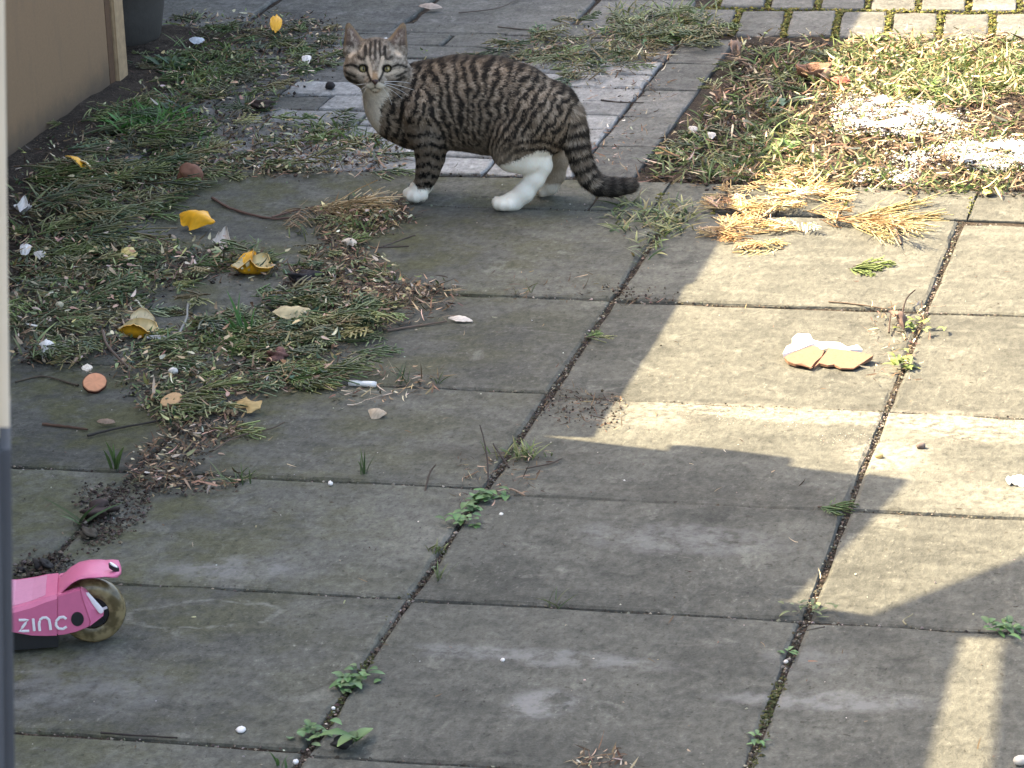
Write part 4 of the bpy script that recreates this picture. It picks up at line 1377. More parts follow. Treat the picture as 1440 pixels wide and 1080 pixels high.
def loose(poly, n, zmax, thin=.0, seed=0):
    P = scatter(poly, n, thin, seed, 12); n = len(P); P[:, 2] = U(.002, 1, n) * zmax
    flakes(acc, P, U(.005, .014, n), U(.0022, .0048, n), pick(GREENS + GTIP + [(.16, .12, .07), (.10, .075, .045)], n, .3), tilt=.45, curl=.5)
for poly, n in ((G1, 1900), (G2, 1500), (G3, 1200), (HEAP, 350), (TOPL, 420), (TOPM, 420)): loose(poly, n, .022, .40, 51)
tag(link('conifer_litter', acc.mesh('conifer_litter', M_leaf)), 'green feathery conifer clippings strewn over the left side of the paving', kind='stuff')

# dry bits: needles, husks, leaf crumbs
acc = Acc()
def dry(poly, n, cols, lr, wr, zmax=.012, thin=0, seed=1, **k):
    P = scatter(poly, n, thin, seed); n = len(P)
    P[:, 2] = U(.001, 1, n) ** 2 * zmax + .0015
    flakes(acc, P, U(*lr, n), U(*wr, n), pick(cols, n, .3), **k)
for poly, n in ((G1, 1500), (G2, 900), (G3, 900), (HEAP, 1500), (HEAP2, 420), (TOPL, 500)):
    dry(poly, n, BROWN, (.006, .026), (.0012, .0032), .014)
    dry(poly, int(n * .30), PALE, (.004, .014), (.0015, .0045), .018)
dry([(380, 205), (560, 205), (560, 248), (300, 250), (230, 235)], 700, PALE + BROWN[:2], (.005, .018), (.0015, .004), .016)
dry([(430, 420), (640, 405), (650, 440), (500, 480)], 500, BROWN + PALE[:1], (.006, .03), (.001, .003), .012)
dry([(700, 60), (1000, 30), (960, 90), (800, 120), (720, 92)], 700, BROWN + PALE, (.006, .03), (.001, .003), .012, .4)
dry([(820, 118), (960, 95), (880, 250), (820, 240)], 200, BROWN + PALE, (.005, .02), (.001, .003), .006, .45)
dry(BED, 3200, BROWN + PALE[:1], (.008, .034), (.0014, .0045), .020)
dry(BED, 420, PALE, (.006, .022), (.0014, .004), .024)
dry([(1200, 50), (1460, 50), (1460, 275), (1040, 262), (1130, 175)], 1400, PALE + BROWN[:2], (.008, .03), (.0014, .004), .022)
dry([(690, 380), (870, 395), (960, 425), (850, 440), (700, 425)], 90, BROWN, (.006, .02), (.001, .002), .004, .4)
dry([(770, 545), (880, 560), (875, 610), (760, 590)], 130, BROWN, (.006, .022), (.0007, .0016), .006)
dry([(640, 640), (770, 640), (760, 700), (640, 730)], 140, BROWN + PALE[:1], (.005, .018), (.0008, .002), .006)
dry([(820, 1062), (880, 1058), (890, 1082), (800, 1082)], 70, BROWN + PALE, (.005, .018), (.001, .003), .006)
dry([(460, 520), (640, 520), (600, 560), (470, 575)], 160, BROWN + PALE, (.006, .024), (.001, .003), .008)
dry([(1220, 430), (1310, 430), (1290, 540), (1220, 540)], 140, BROWN + PALE, (.006, .02), (.001, .0025), .006)
dry([(20, 20), (1430, 20), (1430, 1070), (20, 1070)], 420, BROWN + PALE[:2], (.004, .014), (.0008, .002), .002)
MIXED = PALE + [(.42, .36, .16), (.34, .34, .18), (.50, .36, .24), (.38, .25, .18)]
for poly, n in ((G1, 260), (G2, 280), (G3, 160), (HEAP, 150), (HEAP2, 40), (TOPL, 100)):
    P = scatter(poly, n, .40, 31, 9); P[:, 2] = U(.010, .030, len(P)) if poly in (G1, G2, G3) else U(.003, .014, len(P))
    flakes(acc, P, U(.006, .017, len(P)), U(.003, .0065, len(P)), pick(MIXED, len(P), .22), tilt=.25, curl=.35)
for poly, n in ((BED, 330), (BEDL, 420)):
    P = scatter(poly, n, .40, 33, 9); P[:, 2] = U(.012, .028, len(P))
    flakes(acc, P, U(.008, .026, len(P)), U(.002, .0055, len(P)), pick(MIXED + STRAW, len(P), .2), tilt=.3, curl=.4)
tag(link('dry_litter', acc.mesh('dry_litter', M_litter)), 'dry brown needles, husks and leaf crumbs strewn on the paving and bed', kind='stuff')

# soil crumbs on the paving
acc = Acc()
for poly, n, s in ((HEAP2, 420, .003), (HEAP, 900, .003), ([(110, 690), (220, 680), (200, 745), (120, 780)], 600, .0028), ([(20, 795), (110, 780), (90, 810), (20, 812)], 260, .003), (G1, 1500, .004), (G2, 1100, .0035), (G3, 700, .003), (TOPL, 600, .004), (BED, 2200, .005),
                   ([(770, 548), (880, 562), (875, 605), (760, 590)], 160, .0022), ([(840, 400), (960, 420), (880, 430)], 120, .0022), ([(410, 380), (470, 375), (450, 405), (400, 408)], 140, .0045)):
    P = scatter(poly, n); P[:, 2] = U(0, .006, len(P))
    acc.add(*lumps(P, U(.35, 1.3, len(P)) * s, pick([(.045, .032, .024), (.030, .022, .018), (.075, .055, .040), (.11, .09, .07)], len(P), .25)))
tag(link('soil_crumbs', acc.mesh('soil_crumbs', M_grit)), 'dark crumbs of soil swept along the slab joints', kind='stuff')

# grit in the joints
acc = Acc()
def joint(x0, y0, x1, y1, n, wdt=.006):
    t = U(0, 1, n); P = np.stack([x0 + (x1 - x0) * t + rng.normal(0, wdt * .45, n), y0 + (y1 - y0) * t + rng.normal(0, wdt * .45, n), U(-.005, -.0005, n)], -1)
    acc.add(*lumps(P, U(.0006, .0022, n) * rng.choice([1, 1, 1.5], n), pick([(.10, .085, .065), (.16, .14, .11), (.07, .055, .04), (.045, .035, .027), (.24, .21, .17), (.05, .04, .03), (.06, .05, .038)], n, .3)))
for xj in (-.452, 0, .452, .90, 1.35): joint(xj, 2.6, xj, 4.98, 1100)
for (xa, xb), ys in cols.items():
    for yj in ys[:7]: joint(xa, yj, xb, yj, 150, .005)
joint(.452, 2.9, .452, 4.4, 700); joint(.9, 2.9, .9, 5, 500)
for yj in (5.165, 5.18): joint(-.6, yj, .35, yj, 200)
for k in range(11): joint(-.6, 5.182 + k * .0985, .25, 5.182 + k * .0985, 160, .004)
P = scatter([(940, 568), (1440, 588), (1440, 615), (1260, 620), (1240, 660), (1210, 640), (1090, 600), (940, 582)], 1500, .35, 6, 40); P[:, 2] = .0006
acc.add(*lumps(P, U(.0004, .0014, len(P)), pick([(.34, .31, .27), (.42, .37, .31), (.30, .24, .19), (.20, .15, .12)], len(P), .2)))
P = scatter([(20, 20), (1440, 20), (1440, 1080), (20, 1080)], 700); P[:, 2] = .0008
acc.add(*lumps(P, U(.0006, .0018, len(P)), pick([(.55, .52, .46), (.12, .09, .07), (.06, .05, .04), (.38, .33, .27)], len(P), .2)))
tag(link('joint_grit', acc.mesh('joint_grit', M_grit)), 'pale and dark grit lying in the slab joints', kind='stuff')

# moss in the brick joints
acc = Acc()
mc = [(.105, .105, .022), (.15, .14, .030), (.075, .085, .020), (.17, .15, .045)]
x = .225
while x < 1.6:
    for ya, yb, n in ((6.2, 6.42, 150), (6.435, 6.65, 80)):
        xx = x + (0 if ya < 6.3 else .03)
        yq = U(ya, yb, n); P = np.stack([xx - (yq - (ya + yb) / 2) * .093 + rng.normal(0, .0035, n), yq, U(-.006, .0015, n)], -1)
        acc.add(*lumps(P, U(.002, .005, n), pick(mc, n, .25)))
    n = 60; P = np.stack([x + U(0, .1, n), 6.428 + rng.normal(0, .004, n), U(-.006, .001, n)], -1)
    acc.add(*lumps(P, U(.002, .0045, n), pick(mc, n, .25)))
    x += .0985
x = .318
while x < 1.5:
    n = 26 if x > .4 else 8
    y_ = rng.choice([5.005, 5.07, 5.14])
    P = np.stack([x + rng.normal(0, .004, n), y_ + rng.normal(0, .02, n), U(-.005, .002, n)], -1)
    acc.add(*lumps(P, U(.002, .004, n), pick(mc, n, .25))); x += .0985
for a, b in ((.452, 3.1), (.452, 3.2), (.90, 3.15), (.905, 3.05), (.90, 3.2), (.44, 3.38)):
    n = 90; P = np.stack([a + rng.normal(0, .003, n), b + rng.normal(0, .03, n), U(-.005, .0, n)], -1)
    acc.add(*lumps(P, U(.0015, .0026, n), pick([(.05, .055, .018), (.07, .07, .025)], n)))
tag(link('moss', acc.mesh('moss', M_grit)), 'yellow green moss in the joints of the block paving', kind='stuff')

# weeds of the bed
acc = Acc()
def weeds(poly, n, h, col, tip, lean=.9, wd=(.002, .0045), thin=0, seed=2):
    P = scatter(poly, n, thin, seed, 11); P[:, 2] = .0
    grassy(acc, P, U(*h, len(P)), U(*wd, len(P)), pick(col, len(P)), pick(tip, len(P)), lean)
WG = [(.060, .105, .030), (.075, .125, .035), (.095, .14, .045), (.13, .15, .05)]
WT = [(.15, .20, .06), (.20, .23, .08), (.26, .25, .10), (.12, .18, .06)]
weeds(BED, 900, (.012, .040), WG, WT, 1.1, thin=.47)
weeds(BEDL, 1300, (.015, .05), WG, WT, 1.3, thin=.40, seed=5)
weeds([(1260, 90), (1420, 80), (1440, 140), (1300, 165)], 500, (.02, .05), WG, WT, 1.3, thin=.4, seed=8)
weeds([(985, 240), (1120, 180), (1150, 265), (1000, 262)], 240, (.012, .04), WG, WT, 1.2)
weeds([(1150, 225), (1440, 200), (1440, 275), (1100, 268)], 450, (.012, .036), WG, WT, 1.2, thin=.42, seed=9)
weeds(RIGHTB, 500, (.012, .045), WG, WT, 1.2, thin=.4)
weeds([(140, 170), (230, 155), (300, 190), (190, 205)], 260, (.02, .055), [(.045, .12, .025), (.06, .14, .03)], [(.10, .22, .05)], .9)
weeds([(225, 80), (330, 60), (330, 120), (240, 160)], 300, (.015, .05), [(.035, .065, .028), (.05, .085, .035)], WT[:1], 1.0)
weeds([(20, 260), (120, 230), (110, 480), (20, 500)], 260, (.015, .05), GREENS, GTIP, 1.3)
weeds([(440, 170), (545, 195), (540, 215), (430, 200)], 200, (.010, .03), [(.05, .10, .025)], WT[:2], 1.3)
weeds([(890, 340), (960, 290), (990, 310), (900, 372)], 130, (.012, .035), GREENS, GTIP, 1.5)
weeds([(855, 290), (960, 280), (960, 330), (860, 325)], 190, (.010, .032), GREENS, GTIP, 1.6)
weeds([(850, 10), (1000, 10), (1015, 62), (880, 68)], 420, (.012, .04), GREENS + WG[:1], GTIP, 1.5)
weeds([(720, 72), (860, 50), (890, 95), (780, 100)], 160, (.012, .035), GREENS + STRAW[:1], GTIP + STRAW, 1.6)
weeds([(1175, 150), (1350, 160), (1440, 215), (1440, 246), (1200, 200)], 220, (.010, .034), WG, WT + PALE[:2], 1.2)
tag(link('bed_weeds', acc.mesh('bed_weeds', M_leaf)), 'short weeds and grass over the planting bed and the paving edges', kind='stuff')

# white ash spilled on the bed
acc = Acc()
def dust(poly, seed):
    g_ = np.array([gp(*q)[:2] for q in poly]); lo_, hi_ = g_.min(0), g_.max(0); st = .004
    X, Y = np.meshgrid(np.arange(lo_[0], hi_[0], st), np.arange(lo_[1], hi_[1], st))
    Pq = np.stack([X, Y, 0 * X], -1).reshape(-1, 3)
    mk = (fbm2(X * 26, Y * 26, seed, 4) > .47).ravel() & in_poly(proj(Pq) + 12 * (np.stack([fbm2(X * 40, Y * 40, seed + 3).ravel(), fbm2(X * 40, Y * 40, seed + 4).ravel()], -1) - .5), poly)
    Pq[:, 2] = (.002 + .016 * fbm2(X * 26, Y * 26, seed, 4) + .007 * fbm2(X * 130, Y * 130, seed + 1, 2)).ravel()
    idx = np.arange(X.size).reshape(X.shape); F = np.stack([idx[:-1, :-1], idx[:-1, 1:], idx[1:, 1:], idx[1:, :-1]], -1).reshape(-1, 4)
    F = F[mk[F].all(1)]
    used, inv = np.unique(F, return_inverse=True)
    acc.add(Pq[used], inv.reshape(F.shape), np.tile((.66, .65, .62), (len(used), 1)) * rng.uniform(.75, 1.12, (len(used), 1)))
dust([(1180, 162), (1225, 145), (1290, 155), (1340, 176), (1325, 189), (1240, 193), (1188, 184)], 61)
dust([(1338, 216), (1460, 211), (1460, 243), (1390, 240), (1345, 233)], 64)
for poly, n in (([(1175, 160), (1225, 140), (1290, 152), (1350, 175), (1330, 190), (1240, 196), (1185, 185)], 1500), ([(1330, 212), (1460, 208), (1460, 246), (1390, 244), (1340, 236)], 1500), ([(1260, 225), (1330, 215), (1330, 240), (1262, 244)], 140), ([(1210, 250), (1290, 245), (1280, 268), (1200, 266)], 130), ([(1290, 165), (1380, 175), (1340, 210), (1250, 205)], 200)):
    P = scatter(poly, int(n * .36), .47, 12, 26); P[:, 2] = .004 + U(0, .010, len(P))
    P = np.repeat(P, 9, 0); P[:, :2] += rng.normal(0, .008, (len(P), 2)); P[:, 2] += U(-.003, .006, len(P))
    acc.add(*lumps(P, U(.0005, .0017, len(P)) * rng.choice([.7, .8, 1, 1, 1, 2.6], len(P)), pick([(.70, .69, .66), (.62, .60, .56), (.48, .45, .40), (.74, .73, .71)], len(P), .06), .6))
tag(link('white_ash', acc.mesh('white_ash', M_grit)), 'white crumbly ash spilled over the sunny bed', kind='stuff')

# straw-coloured dead needles in the sun
acc = Acc()
def straw(poly, n, Lr, z, heading=None, nb=11):
    P = scatter(poly, n); n = len(P); P[:, 2] = U(.001, z, n)
    sprays(acc, P, U(*Lr, n), pick(STRAW, n), pick(STRAW, n) * 1.15, pick(BROWN, n), nb=nb, heading=heading, wid=.0011, spread=.45)
straw([(1040, 245), (1150, 245), (1180, 290), (1190, 325), (1050, 320), (1010, 300)], 46, (.035, .08), .014)
straw([(1000, 300), (1130, 305), (1150, 340), (1110, 362), (1030, 358), (995, 335)], 30, (.03, .07), .009)
tag(link('dead_needles', acc.mesh('dead_needles', M_litter)), 'heap of straw coloured dead conifer needles at the edge of the shade', kind='stuff')


def spr_thing(name, label, cat_, px, py, L, head, cols_, tips_, stem, nb=13, n=3, wid=.0012, z=.004, group=None, spread=.5):
    a = Acc(); c0 = gp(px, py)
    P = np.zeros((n, 3)); P[:, :2] = rng.normal(0, L * .06, (n, 2)); P[:, 2] = z
    sprays(a, P, L * U(.75, 1.05, n), pick(cols_, n, .12), pick(tips_, n, .12), pick(stem, n, .1), nb=nb, heading=np.full(n, head) if True else None, wid=wid, spread=spread)
    return tag(link(name, a.mesh(name, M_litter), None, c0), label, cat_, group)


spr_thing('dead_conifer_sprig', 'straw coloured dead sprig lying across the sunny joint with its tip at the slab corner', 'conifer sprig', 1185, 312, .16, -.02, STRAW[:3], STRAW[:2], BROWN[:2], 16, 6, .0012, .005, spread=.15)
spr_thing('dead_conifer_sprig', 'orange brown dead sprig in front of the cat on the shaded slab', 'conifer sprig', 438, 297, .14, .05, STRAW[:3] + BROWN[3:4], STRAW, BROWN[:2], 14, 6, .0013, .006, spread=.35)
spr_thing('conifer_sprig', 'small fresh green sprig alone on the sunny slab', 'conifer sprig', 1198, 380, .055, .15, WG, WT, BROWN[2:3], 10, 4, .0015, .004, spread=.3)
spr_thing('conifer_sprig', 'dark curled sprig on the shaded slab beside the right joint', 'conifer sprig', 1150, 716, .045, .1, GREENS[:3], GREENS[:3], BROWN[2:3], 8, 3, .0011, .003)
spr_thing('conifer_sprig', 'thin green sprig crossing the long joint in the shade', 'conifer sprig', 822, 478, .045, .25, GREENS, GTIP, BROWN[2:3], 8, 2, .0009, .003)
spr_thing('conifer_sprig', 'green sprig pointing right at the lower edge of the clippings beside the white cigarette end', 'conifer sprig', 405, 540, .085, .08, WG[:2], WT, BROWN[2:3], 14, 4, .0013, .006, spread=.35)


# ------------------------------------------------------------------ single small things
def twig(pts, r, col, label, z=.003, forks=(), name='twig', cat_='twig', up=None):
    P = np.array([gp(*q) for q in pts]); P[:, 2] = z if up is None else np.array(up)
    c0 = P[0].copy(); c0[2] = 0
    t = np.linspace(0, 1, len(P)); tt = np.linspace(0, 1, len(P) * 4)
    Q = np.stack([np.interp(tt, t, P[:, i]) for i in range(3)], -1) - c0
    for _ in range(3): Q[1:-1] = (Q[:-2] + Q[1:-1] * 2 + Q[2:]) / 4
    a = Acc(); cc = np.array([col])
    a.add(*tubes((Q + rng.normal(0, r * .12, Q.shape))[None], (np.linspace(1, .7, len(Q)) * r * U(.88, 1.12, len(Q)))[None], 6, cc, cc * .8))
    for f in forks:
        F_ = np.array([gp(*q) for q in f]); F_[:, 2] = z; F_ = F_ - c0
        a.add(*tubes(F_[None], (np.linspace(.8, .5, len(F_)) * r)[None], 5, cc, cc))
    return tag(link(name, a.mesh(name, M_litter), None, c0), label, cat_)


twig([(299, 282), (322, 296), (350, 305), (388, 312), (414, 309)], .0026, (.14, .085, .065), 'curved reddish brown twig on the slab right of the yellow peel', .004, [[(383, 309), (402, 303), (422, 298)]])
twig([(60, 599), (95, 603), (124, 607)], .0022, (.11, .065, .045), 'short brown twig on the slab near the left edge, below the orange disc')
twig([(124, 617), (165, 606), (215, 598), (285, 580)], .0018, (.035, .03, .026), 'long dark twig below the tan disc', .004)
twig([(146, 484), (150, 502), (165, 520), (182, 537)], .0022, (.15, .11, .085), 'grey brown twig bending down through the clippings above the orange disc', .02)
twig([(233, 507), (252, 482), (264, 466), (266, 456)], .002, (.30, .29, .26), 'pale grey stalk standing over the bare patch below the peel', up=(.003, .012, .020, .03))
twig([(687, 683), (686, 660), (677, 642)], .0013, (.045, .035, .03), 'thin dark upright shoot at the slab corner above the clover', up=(0, .022, .042), name='dry_shoot', cat_='shoot')
twig([(716, 658), (704, 650), (694, 641)], .0013, (.05, .04, .035), 'thin dark leaning shoot left of the grass tuft on the long joint', up=(0, .010, .016), name='dry_shoot', cat_='shoot')
twig([(699, 695), (715, 690), (728, 694), (738, 700)], .0017, (.30, .22, .16), 'pale bent root lying beside the clover')
twig([(740, 662), (775, 655), (708, 668)][:2] + [(790, 648)], .0014, (.09, .07, .055), 'thin twig right of the grass tuft on the long joint')
twig([(1250, 470), (1251, 458), (1254, 444)], .0014, (.06, .04, .03), 'thin bent stalk beside the dry curled leaf in the sun', up=(.002, .006, .012))
twig([(1268, 446), (1274, 432), (1287, 425)], .0014, (.05, .035, .028), 'hooked dark stalk above the dry curled leaf in the sun', up=(.002, .014, .018))
twig([(1165, 427), (1200, 430), (1246, 437)], .0013, (.12, .085, .06), 'straight thin twig lying in the sunny slab joint')
twig([(1252, 316), (1258, 330), (1267, 346)], .0022, (.24, .17, .125), 'short brown stick lying over the dead straw sprig', up=(.016, .012, .003))
twig([(540, 349), (560, 341), (584, 333)], .0014, (.10, .08, .065), 'thin twig on the slab in front of the cat, the upper of a pair')
twig([(520, 351), (548, 350), (575, 349)], .0014, (.075, .06, .05), 'thin twig on the slab in front of the cat, the lower of a pair')
twig([(545, 468), (580, 462), (628, 455)], .0018, (.15, .11, .085), 'brown twig leading to the pale splinter on the middle slab')
twig([(142, 1034), (190, 1038), (250, 1041)], .0013, (.04, .032, .028), 'thin dark twig in the joint at the lower left')
twig([(1275, 882), (1268, 876), (1284, 867)], .0009, (.24, .22, .14), 'thin pale bent stalk at the lower right joint')
twig([(598, 691), (605, 676), (613, 670)], .0014, (.06, .045, .035), 'small dark hooked stalk in the joint left of the clover', up=(0, .012, .015))
twig([(655, 675), (672, 666)], .0013, (.22, .14, .09), 'short orange brown needle beside the dark upright shoot')
twig([(110, 545), (60, 530), (28, 545)][:2] + [(22, 540)], .0016, (.09, .07, .05), 'brown twig at the left edge above the bare slab')
twig([(700, 40), (740, 44), (775, 45)], .0016, (.10, .085, .07), 'thin twig on the rear paving above the cat')
twig([(845, 143), (868, 146), (905, 147)], .0015, (.06, .05, .045), 'thin dark twig on the blocks right of the cat')
twig([(645, 20), (700, 15), (730, 0)], .0015, (.12, .10, .085), 'thin grey twig on the rear slabs at the top')
twig([(300, 640), (330, 620), (380, 610), (400, 600)], .0013, (.10, .075, .055), 'thin brown twig over the soil crumbs in the lower heap', .006)
twig([(1160, 885), (1135, 890)], .0008, (.06, .05, .04), 'tiny dark stalk right of the lower joint')


def patch(name, label, cat_, px, py, lpx, wpx, rz, outer, inner, bl=.5, bw=.7, tilt=(0, 0), z=.004, thick=.002, point=.75, seed=0, rag=.12, mat=None, group=None, lift=0.0):
    """curled piece of peel, leaf or bark: an outer skin and an inner face with real thickness"""
    c0 = gp(px, py); s = ((c0 - CAM) @ FW) / FOC
    L = lpx * s / 2; Wd = wpx * s / 2
    r = np.random.default_rng(seed + int(px * 7 + py))
    nu, nv = 15, 9
    u = np.linspace(-1, 1, nu)[:, None]; v = np.linspace(-1, 1, nv)[None, :]
    prof = np.clip(1 - np.abs(u) ** 2.2, .03, 1) ** point
    jag = 1 + rag * np.interp(u[:, 0], np.linspace(-1, 1, 9), r.normal(0, 1, 9))[:, None] * np.abs(v)
    X = u * L + 0 * v; Y = v * Wd * prof * jag
    Z = -bl * L * (u ** 2) - bw * Wd * (v * prof) ** 2 + r.normal(0, .0005, (nu, nv))
    N = np.stack([2 * bl * u + 0 * v, 2 * bw * v * prof, np.ones((nu, nv))], -1); N /= np.linalg.norm(N, axis=2, keepdims=True)
    Po = np.stack([X, Y, Z], -1); Pi = Po - N * thick
    V = np.concatenate([Po.reshape(-1, 3), Pi.reshape(-1, 3)])
    i = np.arange(nu * nv).reshape(nu, nv)
    Fq = np.stack([i[:-1, :-1], i[1:, :-1], i[1:, 1:], i[:-1, 1:]], -1).reshape(-1, 4)
    bd_ = np.concatenate([i[0, :], i[1:, -1], i[-1, -2::-1], i[-2:0:-1, 0]])
    b2 = np.roll(bd_, -1); nn_ = nu * nv
    Fb = np.stack([bd_, bd_ + nn_, b2 + nn_, b2], -1)
    mt = Matrix.Rotation(rz, 3, 'Z') @ Matrix.Rotation(tilt[0], 3, 'X') @ Matrix.Rotation(tilt[1], 3, 'Y')
    V = V @ np.array(mt).T
    V[:, 2] -= V[:, 2].min() - .0006 - lift
    C = np.concatenate([np.tile(outer, (nn_, 1)), np.tile(inner, (nn_, 1))]) * r.uniform(.82, 1.15, (2 * nn_, 1))
    me = mesh_np(name, V, np.concatenate([Fq, Fq[:, ::-1] + nn_, Fb]), C, mat or M_peel, True)
    return tag(link(name, me, None, c0), label, cat_, group)


M_peel = attr_mat('fruit_peel', .45, .45)
OR = (.80, .40, .018); PITH = (.62, .50, .27); ORD = (.50, .24, .03)
patch('peel', 'largest orange yellow peel, a crescent on the slab left of the brown twig', 'fruit peel', 276, 327, 66, 30, -.45, OR, PITH, .30, 1.0, (.45, .05), point=.6, thick=.0019, lift=.006, rag=.25)
patch('peel', 'folded orange peel on the slab edge with its pale inside open upward', 'fruit peel', 356, 386, 60, 40, .02, PITH, OR, -.40, -1.2, (.10, .0), point=.7, thick=.0019, rag=.42)
patch('peel', 'orange peel strip standing up at the left end of the folded peel', 'fruit peel', 346, 381, 34, 20, .9, OR, ORD, .2, .5, (.5, -.6), point=.6, thick=.0025, lift=.006)
patch('peel', 'orange peel with its pale pith turned up, above the orange disc', 'fruit peel', 195, 476, 58, 36, .0, PITH, OR, -.40, -1.3, (.05, 0), point=.65, thick=.0019, rag=.4)
patch('peel', 'pale pointed flap of pith standing behind the peel above the orange disc', 'fruit peel', 201, 467, 36, 34, .4, (.68, .56, .34), ORD, -.1, -.3, (1.0, -.1), point=.8, thick=.0025, lift=.004)
patch('peel', 'small orange peel with a cream edge on the clippings by the shed', 'fruit peel', 113, 256, 26, 34, 1.2, OR, PITH, .3, .5, (.4, .5), point=.45, lift=.022)
patch('peel', 'cream inner scrap beside the small peel near the shed', 'fruit peel', 124, 257, 12, 30, 1.2, PITH, ORD, .2, .4, (.3, .6), point=.45, lift=.022)
patch('peel', 'small round yellow scrap on the weeds at the top left', 'fruit peel', 390, 54, 17, 34, .2, OR, ORD, .2, .3, (.5, .2), point=.4, lift=.014)
patch('peel', 'pale yellow crumpled scrap in the clippings above the bare slab', 'fruit peel', 184, 378, 24, 26, -.3, (.58, .46, .16), (.55, .45, .2), .4, .6, (.3, .3), rag=.4, lift=.016)

M_disc = attr_mat('cut_face', .7, .3)


def disc(name, label, cat_, px, py, wpx, hpx, face, rim, tilt, rz, z):
    c0 = gp(px, py); s = ((c0 - CAM) @ FW) / FOC; c0[2] = 0
    bm_n = 28; r = np.random.default_rng(int(px)); a = np.arange(bm_n) / bm_n * 2 * np.pi
    rr = 1 + .05 * np.sin(2 * a + 1) + r.normal(0, .018, bm_n)
    def ring(k, zz): return np.stack([np.cos(a) * rr * k * wpx * s / 2, np.sin(a) * rr * k * hpx * s / 2, np.full(bm_n, zz)], -1)
    th = .006
    V = np.concatenate([[[0, 0, th]], ring(.5, th + .0004), ring(.90, th), ring(1, th - .0012), ring(1, 0), [[0, 0, 0]]])
    i = np.arange(bm_n); j = (i + 1) % bm_n
    T = [np.stack([np.zeros(bm_n, int), 1 + i, 1 + j], -1)]
    Q = [np.stack([1 + k * bm_n + i, 1 + (k + 1) * bm_n + i, 1 + (k + 1) * bm_n + j, 1 + k * bm_n + j], -1) for k in range(3)]
    T.append(np.stack([np.full(bm_n, len(V) - 1), 1 + 3 * bm_n + j, 1 + 3 * bm_n + i], -1))
    C = np.concatenate([np.tile(face, (1 + 2 * bm_n, 1)) * r.uniform(.9, 1.08, (1 + 2 * bm_n, 1)), np.tile(rim, (2 * bm_n + 1, 1))])
    V = V @ np.array(Matrix.Rotation(rz, 3, 'Z') @ Matrix.Rotation(tilt, 3, 'X')).T; V[:, 2] -= V[:, 2].min(); V[:, 2] += z
    return tag(link(name, mesh_np(name, V, [np.concatenate(Q), np.concatenate(T)], C, M_disc), None, c0), label, cat_)


disc('wood_slice', 'orange sawn disc of branch with dark bark rim on the bare left slab', 'wood disc', 134, 551, 33, 32, (.66, .30, .16), (.06, .02, .012), R(42), R(25), .001)
disc('wood_slice', 'tan sawn oval of branch resting on the clippings', 'wood disc', 244, 582, 32, 32, (.52, .33, .17), (.16, .10, .06), R(24), R(-25), .010)
patch('white_chip', 'white chip tucked behind the orange disc', 'chip', 124, 536, 16, 16, .3, (.72, .64, .52), (.6, .5, .4), .1, .1, (.3, 0), lift=.014)

